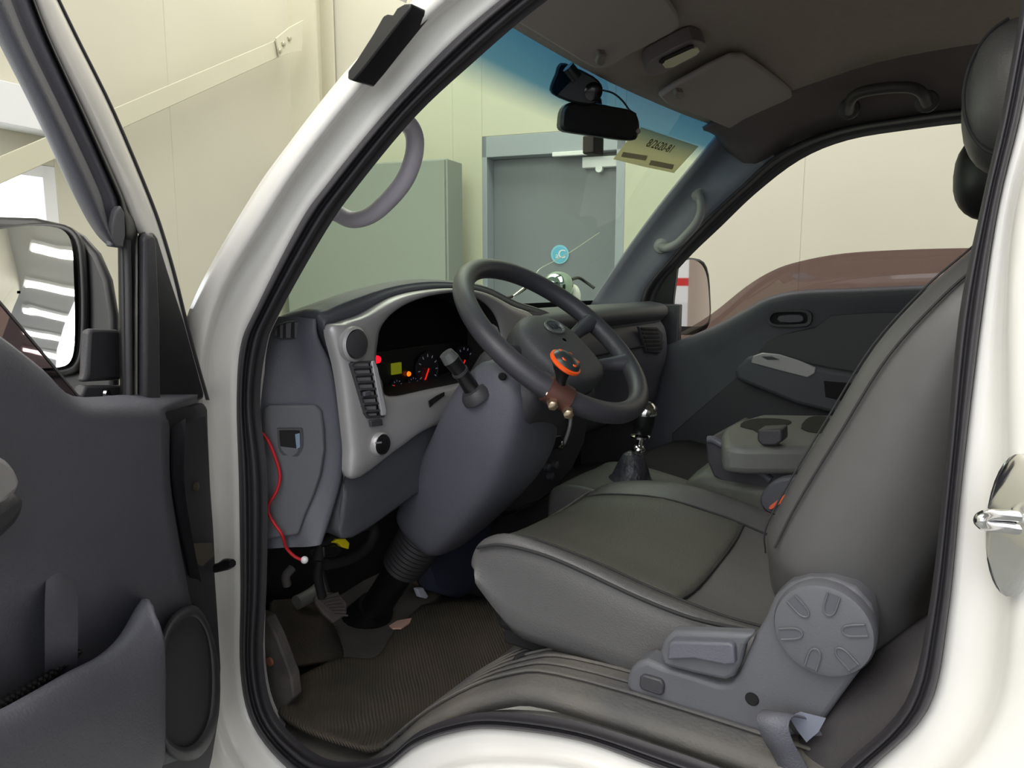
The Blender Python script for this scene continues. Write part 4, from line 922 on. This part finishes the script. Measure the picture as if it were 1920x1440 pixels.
prism('cup_well_shade', [uz(x, y, Zt+.0006) for x, y in [(1502,804),(1510,788),(1524,781),(1548,781),(1556,786),(1554,808),(1530,812)]], V((0, 0, .0008)), BLKM, t_o, k=2)  # second flat plate, well shade painted black
pn = uz(1440, 836, Zt)
prism('tray_notch', [uy(x, y, pn.y-.012) for x, y in [(1420,806),(1465,804),(1466,828),(1455,836),(1428,836),(1419,826)]], V((0, .05, 0)), PLC, t_o, bevel=.004)
sd = [(1323,828),(1326,822),(1333,821),(1352,834),(1400,842),(1560,850),(1640,860),(1600,960),(1470,930),(1420,918),(1370,912),(1338,893),(1326,865)]
sbp = [uy(x, y, .745) for x, y in sd]
prism('seat_back_shell', sbp, V((0, .26, 0)), PLC, fm, bevel=.01, seg=3)
tube('shell_lip', [uy(x, y, .742) for x, y in [(1327,824),(1340,826),(1370,845),(1400,866),(1424,884),(1445,900)]], .0075, PLB, fm, n=10)
# ================================================================== things on the roof and the windscreen
RP = V((-.62, .75, 1.882)); RN = V((-.352, 0, .936))
def R_(L, o=0.): return [up(x, y, RP+RN*o, RN) for x, y in L]
sv = thing('sun_visor', 'large grey driver sun visor folded up against the windscreen header', 'sun visor', up(1080, 60, RP, RN), 'sun visors above the windscreen')
prism('visor_panel', R_([(905,10),(960,38),(1060,98),(1112,128),(1140,127),(1180,104),(1262,62),(1275,42),(1262,14),(1230,-25),(1150,-80),(1000,-70),(920,-20)]), RN*.014, VISOR, sv, k=2, bevel=.005)
prism('visor_clip', R_([(1118,112),(1124,104),(1138,106),(1138,118),(1128,126),(1118,122)], -.012), RN*.02, mat('clip_grey', (128, 120, 118), .5), sv, bevel=.003)
sv2 = thing('sun_visor', 'smaller passenger sun visor folded up beyond the interior lamp', 'sun visor', up(1370, 170, RP, RN), 'sun visors above the windscreen')
prism('visor_panel', R_([(1236,183),(1262,165),(1330,128),(1372,108),(1398,108),(1440,136),(1484,170),(1488,184),(1465,204),(1420,236),(1395,246),(1368,243),(1310,218),(1250,197)]), RN*.014, VISOR, sv2, k=1, bevel=.006)
prism('visor_clip', R_([(1264,180),(1270,174),(1282,176),(1284,184),(1276,189),(1266,187)], -.012), RN*.02, mat('clip_grey', (0, 0, 0)), sv2, bevel=.003)
dm_ = thing('interior_lamp', 'oblong roof lamp with a cream lens between the two sun visors', 'lamp', up(1266, 112, RP, RN))
prism('lamp_housing', R_([(1211,132),(1216,120),(1234,108),(1288,80),(1306,77),(1322,82),(1323,92),(1306,106),(1250,136),(1232,143),(1216,142)], .0), RN*.03, mat('lamp_surround', (120, 110, 114), .5), dm_, k=2, bevel=.003)
prism('lamp_lens', R_([(1243,123),(1247,115),(1300,91),(1309,91),(1313,97),(1306,104),(1262,127),(1248,129)], -.004), RN*.008, mat('lamp_lens_cream', (225, 222, 190), .4), dm_, bevel=.002)
prism('lamp_shade', R_([(1236,118),(1242,111),(1290,88),(1300,86),(1302,90),(1250,114),(1242,120)], -.003), RN*.006, BLKM, dm_)
# windscreen lookups: nearest point of the pane on a ray
def onws(px, py, o=.006):
    d = ray(px, py).normalized(); best = None; cu_, cv_, s = .5, .5, .5
    for it in range(9):
        cand = []
        for i in range(-4, 5):
            for j in range(-4, 5):
                u, v = cu_+i*s/4, cv_+j*s/4; q = ws(u, v)-CAMP; cand.append(((q-d*q.dot(d)).length, u, v))
        _, cu_, cv_ = min(cand); s *= .4
    return ws(cu_, cv_)+V((.78, 0, -.62))*o
def wsq(L, o=.006): return [onws(x, y, o) for x, y in L]
pm = tag(prism('parking_permit', wsq([(1200,237),(1308,273),(1285,298),(1262,323),(1205,311),(1148,297),(1172,266)], .003), V((.78, 0, -.62))*.0006, backlit('permit_tan', (206, 202, 180)), None), 'tan paper permit with brown number lettering stuck inside the windscreen corner', 'sticker')
c = onws(1232, 277, .006); ex = (onws(1280, 290, .006)-onws(1190, 265, .006)); ey = onws(1210, 262, .006)-onws(1180, 300, .006)
text('permit_number', '8/2620-81', c+ey.normalized()*.008, ex, ey, .033, backlit('permit_brown', (150, 128, 100)), pm)
for (x0, y0, x1, y1) in ((1170,290,1212,297),(1222,305,1262,314)):
    prism('permit_band', wsq([(x0-4,y0-7),(x1,y1-7),(x1-4,y1+2),(x0-8,y0+2)], .0045), V((.78, 0, -.62))*.0004, backlit('permit_lilac', (205, 200, 200)), pm)
bs = at_wall(1050, 477, -.10); RS_ = .056
rs = tag(lathe('round_sign', [(RS_, 0), (RS_, .004), (.001, .0045)], bs, -WN, mat('sign_blue', (140, 205, 228), .5), None, n=36), 'round light blue and white sign stuck on the grey door', 'sign')
lathe('sign_field', [(RS_*.8, 0), (RS_*.8, .001), (.001, .0012)], bs-WN*.005, -WN, mat('sign_blue_deep', (105, 188, 222), .5), rs, n=32)
text('sign_mark', 'C', bs-WN*.0075+PD*.014, PD, ZUP, .07, mat('sign_white', (240, 240, 240), .5), rs, .001)
text('sign_mark', 'a', bs-WN*.0075-PD*.016-ZUP*.008, PD, ZUP, .045, mat('sign_white', (0, 0, 0)), rs, .001)
# dash camera and its lead
dc = thing('dash_camera', 'black dash camera on the windscreen above the rear-view mirror', 'camera', onws(1080, 150, .02))
Pc = onws(1080, 155, .03); cn = V((.545, -.80, -.2)).normalized()
prism('camera_body', [up(x, y, Pc, cn) for x, y in [(1050,117),(1075,124),(1113,143),(1128,158),(1130,172),(1120,192),(1105,197),(1067,190),(1036,175),(1033,160),(1042,138)]], -cn*.035, BLK, dc, k=2, bevel=.004)
lathe('camera_lens', [(.018, 0), (.018, .006), (.012, .008)], up(1112, 172, Pc, cn), cn, mat('lens_black', (8, 8, 10), .15), dc, n=24)
tube('camera_mount', [onws(1065, 125, .0), onws(1068, 135, .02)], .012, BLK, dc)
tag(tube('camera_cable', [uy(1126,168,.80), uy(1150,175,.81), uy(1168,190,.82), uy(1180,206,.82), uy(1192,214,.80)], .002, BLK, None, n=6), 'thin black lead from dash camera drooping to the mirror', 'cable')
# rear-view mirror
rm = thing('rear_view_mirror', 'black interior rear-view mirror hanging in front of the windscreen', 'mirror', uy(1125, 225, .72))
Pr = uy(1125, 225, .72); rn = V((.75, -.64, -.1)).normalized()
mo = [(1052,227),(1054,210),(1062,196),(1080,190),(1115,192),(1150,199),(1186,206),(1197,218),(1201,238),(1197,257),(1187,263),(1155,260),(1100,252),(1062,246),(1052,238)]
prism('mirror_case', [up(x, y, Pr, rn) for x, y in mo], -rn*.03, BLK, rm, k=2, bevel=.006)
mi = [(1058,226),(1060,211),(1067,200),(1082,195),(1115,197),(1150,204),(1183,211),(1192,221),(1195,238),(1191,253),(1184,258),(1155,255),(1100,247),(1066,241),(1058,236)]
prism('mirror_pane', [up(x, y, Pr+rn*.0005, rn) for x, y in mi], rn*.001, mat('dark_reflection', (26, 26, 28), .25), rm, k=2)  # pane coloured near-black for its reflection of the dark cabin
lathe('mirror_button', [(.006, 0), (.005, .003)], up(1196, 246, Pr+rn*.002, rn), rn, CHR, rm, n=12)
tube('mirror_stem', [Pr-rn*.03, onws(1108, 180, .02)+V((0, 0, .0)), onws(1100, 165, .0)], .009, BLK, rm)
box('sensor_base', onws(1101, 264, .02), (.03, .05, .04), mat('sensor_brown', (56, 46, 44), .5), rm, bevel=.004)
# grab handles
GR = mat('handle_lilac_grey', (196, 190, 202), .45, bump=.15)
gh = thing('grab_handle', 'pale grey D-shaped grab handle on the driver side windscreen pillar', 'grab handle', uy(700, 330, .12))
tube('grip', [uy(x, y, o) for x, y, o in [(722,228,.09),(748,224,.115),(768,236,.13),(778,262,.135),(774,300,.135),(756,342,.135),(724,380,.135),(694,404,.135),(660,412,.13),(632,400,.12),(604,388,.09)]], .0125, GR, gh, n=16, rb=.0145)
gh2 = thing('grab_handle', 'grey curved grab handle on the passenger side windscreen pillar', 'grab handle', uf(1280, 410, -.06))
G2 = mat('handle_grey_far', (140, 140, 142), .45)
tube('grip', [uy(x, y, o) for x, y, o in [(1310,362,1.45),(1313,372,1.41),(1315,392,1.40),(1307,416,1.39),(1290,437,1.39),(1270,456,1.40),(1252,464,1.41),(1240,462,1.45)]], .0125, G2, gh2, n=14)
for x, y in ((1311,365),(1240,461)): lathe('handle_foot', [(.024, 0), (.022, .008), (.016, .012)], uy(x, y, 1.46), V((.3, -1, 0)), G2, gh2, n=20)
gh3 = thing('grab_handle', 'dark grab handle on the roof edge above the passenger window', 'grab handle', uf(1660, 180, -.1))
G3 = mat('handle_dark', (74, 70, 72), .5)
tube('grip', [uy(x, y, o) for x, y, o in [(1592,208,1.36),(1594,190,1.32),(1612,174,1.30),(1660,165,1.295),(1706,164,1.30),(1728,174,1.32),(1738,194,1.36)]], .013, G3, gh3, n=14)
for x, y in ((1592,204),(1738,190)): lathe('handle_foot', [(.026, 0), (.024, .012), (.014, .016)], uy(x, y, 1.37), V((0, -1, -.3)), G3, gh3, n=16)
# seen through the windscreen: front mirror, arm, aerial, wiper
um = thing('front_under_mirror', 'round chrome-backed convex mirror on the outside front corner of the truck', 'mirror', ux(1045, 530, -1.32))
ell('mirror_dome', ux(1046, 537, -1.32), .05, .075, .055, mat('mirror_shell', (170, 190, 190), .06, metal=1), um)
ell('mirror_mount', ux(1074, 556, -1.30), .03, .025, .045, WHITE, um)
tube('mirror_post', [ux(1074,556,-1.30), ux(1074,556,-1.30)+V((.02, 0, -.05)), ux(1074,556,-1.30)+V((.06, -.02, -.12))], .012, WHITE, um, n=10)
tube('mirror_arm', [ux(1072,524,-1.3), ux(1085,521,-1.3), ux(1100,530,-1.28), ux(1114,540,-1.25)], .006, BLK, um, n=8)
tag(tube('aerial', [ux(1004,515,-1.26), ux(1014,503,-1.26), ux(1040,489,-1.27), ux(1072,471,-1.28), ux(1124,436,-1.30)], .0014, mat('aerial_steel', (190, 195, 190), .3, metal=.6), None, n=6), 'thin pale aerial wire slanting up in front of the round blue sign', 'aerial')
wi = thing('windscreen_wiper', 'black wiper arm lying along the foot of the windscreen', 'wiper', ux(950, 556, -1.2))
tube('wiper_arm', [ux(935,561,-1.2), ux(960,556,-1.2), ux(985,541,-1.2)], .005, BLK, wi, n=8)
tube('wiper_link', [ux(962,556,-1.195), ux(972,548,-1.195), ux(981,541,-1.195)], .004, CHR, wi, n=8)
# ================================================================== footwell
MATM = mat('mat_worn', (60, 57, 50), .8, col2=(76, 67, 57), scale=9)
nt = MATM.node_tree; wv_ = nt.nodes.new('ShaderNodeTexWave'); wv_.inputs['Scale'].default_value = 85; wv_.wave_type = 'BANDS'; wv_.bands_direction = 'DIAGONAL'
wc_ = nt.nodes.new('ShaderNodeTexCoord'); nt.links.new(wc_.outputs['Object'], wv_.inputs['Vector'])
bp_ = nt.nodes.new('ShaderNodeBump'); bp_.inputs['Strength'].default_value = .6; bp_.inputs['Distance'].default_value = .003
nt.links.new(wv_.outputs['Fac'], bp_.inputs['Height']); nt.links.new(bp_.outputs[0], nt.nodes['Principled BSDF'].inputs['Normal'])
fmt = [[(540,1290),(585,1262),(640,1240),(705,1240),(740,1190),(790,1140)],
       [(530,1320),(590,1290),(660,1265),(740,1240),(800,1185),(870,1128)],
       [(522,1340),(600,1325),(690,1300),(780,1265),(870,1200),(940,1132)],
       [(560,1368),(640,1352),(720,1330),(810,1290),(900,1225),(975,1140)],
       [(620,1392),(690,1378),(750,1360),(830,1320),(915,1255),(1000,1165)],
       [(690,1412),(712,1408),(740,1392),(840,1333),(928,1265),(1008,1195)]]
fm_ = patch('floor_mat', [[uz(x, y, .793+.004*math.sin(i*2.1+j*1.7)+(.012 if i == 5 else 0)) for j, (x, y) in enumerate(r)] for i, r in enumerate(fmt)], MATM, None, 5, 5)
solid(fm_, .008)
tag(fm_, 'worn brown-black rubber floor mat in the driver footwell', 'floor mat')
mr = []
for i in range(26):
    t = i/25; a = uz(530+t*180, 1344+t*66-8*math.sin(t*3), .801); b = uz(560+t*330, 1300-t*30, .803)
    pass
# dirty scuff strip beside the sill
ks = prism('kick_strip', [us(x, y, .05) for x, y in [(482,1150),(500,1158),(518,1195),(545,1268),(550,1308),(522,1340),(500,1328),(486,1260)]], V((0, .02, 0)), mat('dusty_strip', (84, 79, 76), .8, col2=(60, 56, 56), scale=18, bump=.7, bscale=150), cab, bevel=.003)
lathe('strip_rivet', [(.008, 0), (.007, .003)], us(507, 1240, .049), YN, mat('rust', (132, 84, 60), .8), ks, n=14)
# pedals
def pedal(nm, lab, pad, c0, hang, X, m, tilt):
    t = thing(nm, lab, 'pedal', ux(c0[0], c0[1], X))
    P = ux(c0[0], c0[1], X); n_ = V((.8, -.25, .55)).normalized()
    o = prism('pad', [up(x, y, P, n_) for x, y in pad], -n_*.012, m, t, bevel=.003)
    tube('arm', [ux(x, y, X-.02*k-.02) for k, (x, y) in enumerate(hang)], [.008, .009, .01], mat('pedal_steel', (44, 40, 40), .5), t, n=8, rb=.006)
    return t, o, P, n_
PR = mat('pedal_rubber', (92, 84, 82), .7, bump=.5, bscale=120)
t, o, P, n_ = pedal('clutch_pedal', 'ribbed grey clutch pedal left of the steering column', [(590,1118),(610,1108),(636,1112),(652,1130),(650,1152),(626,1168),(606,1150),(592,1130)], (622,1138), [(612,1112),(600,1070),(590,1030)], -1.0, PR, 0)
for i in range(7):
    a = up(598+i*5, 1122+i*5, P+n_*.001, n_); b = up(634+i*3, 1112+i*7, P+n_*.001, n_); tube('pad_rib', [a, b], .0022, PR, o, n=6, k=1)
t, o, P, n_ = pedal('brake_pedal', 'brown worn brake pedal right of the steering column', [(742,1060),(768,1050),(796,1056),(802,1084),(786,1098),(768,1088),(744,1072)], (770,1074), [(775,1052),(768,1030),(770,1000)], -1.08, mat('worn_brown_pad', (104, 84, 70), .75), 0)
t, o, P, n_ = pedal('accelerator_pedal', 'slim dark accelerator pedal beside the blue-grey bracket', [(806,1044),(820,1036),(846,1082),(852,1102),(838,1106),(822,1084)], (830,1070), [(818,1040),(812,1015),(800,1000)], -1.05, mat('accelerator_grey', (60, 62, 62), .6), 0)
# steel pipe, bracket and clip in the footwell
tag(tube('steering_link', [ux(556,1130,-1.1), ux(580,1118,-1.1), ux(596,1106,-1.1)], .014, mat('dull_alloy', (150, 150, 146), .5, metal=.4), None, n=14), 'dull alloy tube left of the clutch pedal', 'tube')
tag(tube('loom_bracket', [ux(548,1065,-1.05), ux(536,1080,-1.05), ux(538,1098,-1.05)], .008, mat('dusty_alloy', (110, 106, 104), .7), None, n=8), 'curved dusty bracket under the dashboard end', 'bracket')
tag(prism('white_clip', [ux(x, y, -1.0) for x, y in [(782,1104),(794,1102),(804,1118),(800,1123),(788,1120)]], V((-.012, 0, 0)), mat('clip_white', (205, 208, 220), .5), None, bevel=.002), 'small white plastic clip below the brake pedal', 'clip')
tag(prism('paper_scrap', [uz(x, y, .806) for x, y in [(730,1175),(745,1166),(772,1161),(768,1170),(752,1180),(736,1180)]], V((0, 0, .003)), mat('pink_scrap', (196, 160, 146), .8), None), 'small pinkish torn scrap lying on the mat edge', 'scrap')
# wiring under the dash
wl = thing('wiring_loom', 'black wiring loop with a yellow connector hanging under the dashboard', 'wiring', ux(640, 1020, -.92))
tube('loom_loop', [ux(x, y, -.93) for x, y in [(596,1050),(604,1022),(630,1004),(668,990),(696,984),(700,1002),(684,1030),(650,1050),(612,1058)]], .010, BLKM, wl, n=10)
tube('loom_tail', [ux(x, y, -.95) for x, y in [(600,1052),(596,1080),(604,1120)]], .008, BLKM, wl, n=10)
prism('yellow_connector', [ux(x, y, -.915) for x, y in [(624,1018),(632,1011),(648,1010),(656,1018),(654,1030),(642,1026),(634,1018)]], V((-.012, 0, 0)), mat('yellow_plastic', (232, 215, 20), .4), wl, bevel=.0015)
prism('black_connector', [ux(x, y, -.918) for x, y in [(606,1024),(630,1022),(644,1034),(628,1046),(608,1046)]], V((-.02, 0, 0)), BLK, wl, bevel=.003)
rw = thing('red_wire', 'loose red wire with a white end dangling from the dashboard end cap', 'wire', ue([(520, 920)], .02)[0])
RW = mat('red_insulation', (190, 30, 42), .4)
tube('wire', ue([(481,830),(484,814),(490,811),(503,827),(517,860),(525,893),(518,922),(504,946),(505,965),(516,984),(529,1003),(537,1027),(552,1043),(566,1050)], .024), .0026, RW, rw, n=8)
ell('white_end', ue([(571,1050)], .024)[0], .006, .006, .006, mat('white_cap', (235, 235, 238), .4), rw)
tube('wire_splice', ue([(478,824),(483,820),(488,823)], .026), .0018, RW, rw, n=6)
# small mounting bolts behind
for x, y in ((513,1015),(526,1016)): lathe('bracket_bolt', [(.004, 0), (.003, .003)], ux(x, y, -1.0), V((1, 0, 0)), mat('dull_alloy', (0, 0, 0)), cab, n=10)
# raised footwell lump (brake booster cover) at the left
rows = [[ux(505,1130,-1.1), ux(560,1130,-1.14), ux(600,1150,-1.12), ux(625,1190,-1.1)], [ux(500,1180,-1.05), ux(560,1170,-1.08), ux(610,1185,-1.06), ux(640,1225,-1.05)], [ux(515,1260,-.99), ux(570,1250,-1.0), ux(620,1245,-1.0), ux(660,1260,-1.0)]]
solid(patch('wheelhouse_lump', rows, RUB, cab, 4, 4), .01)
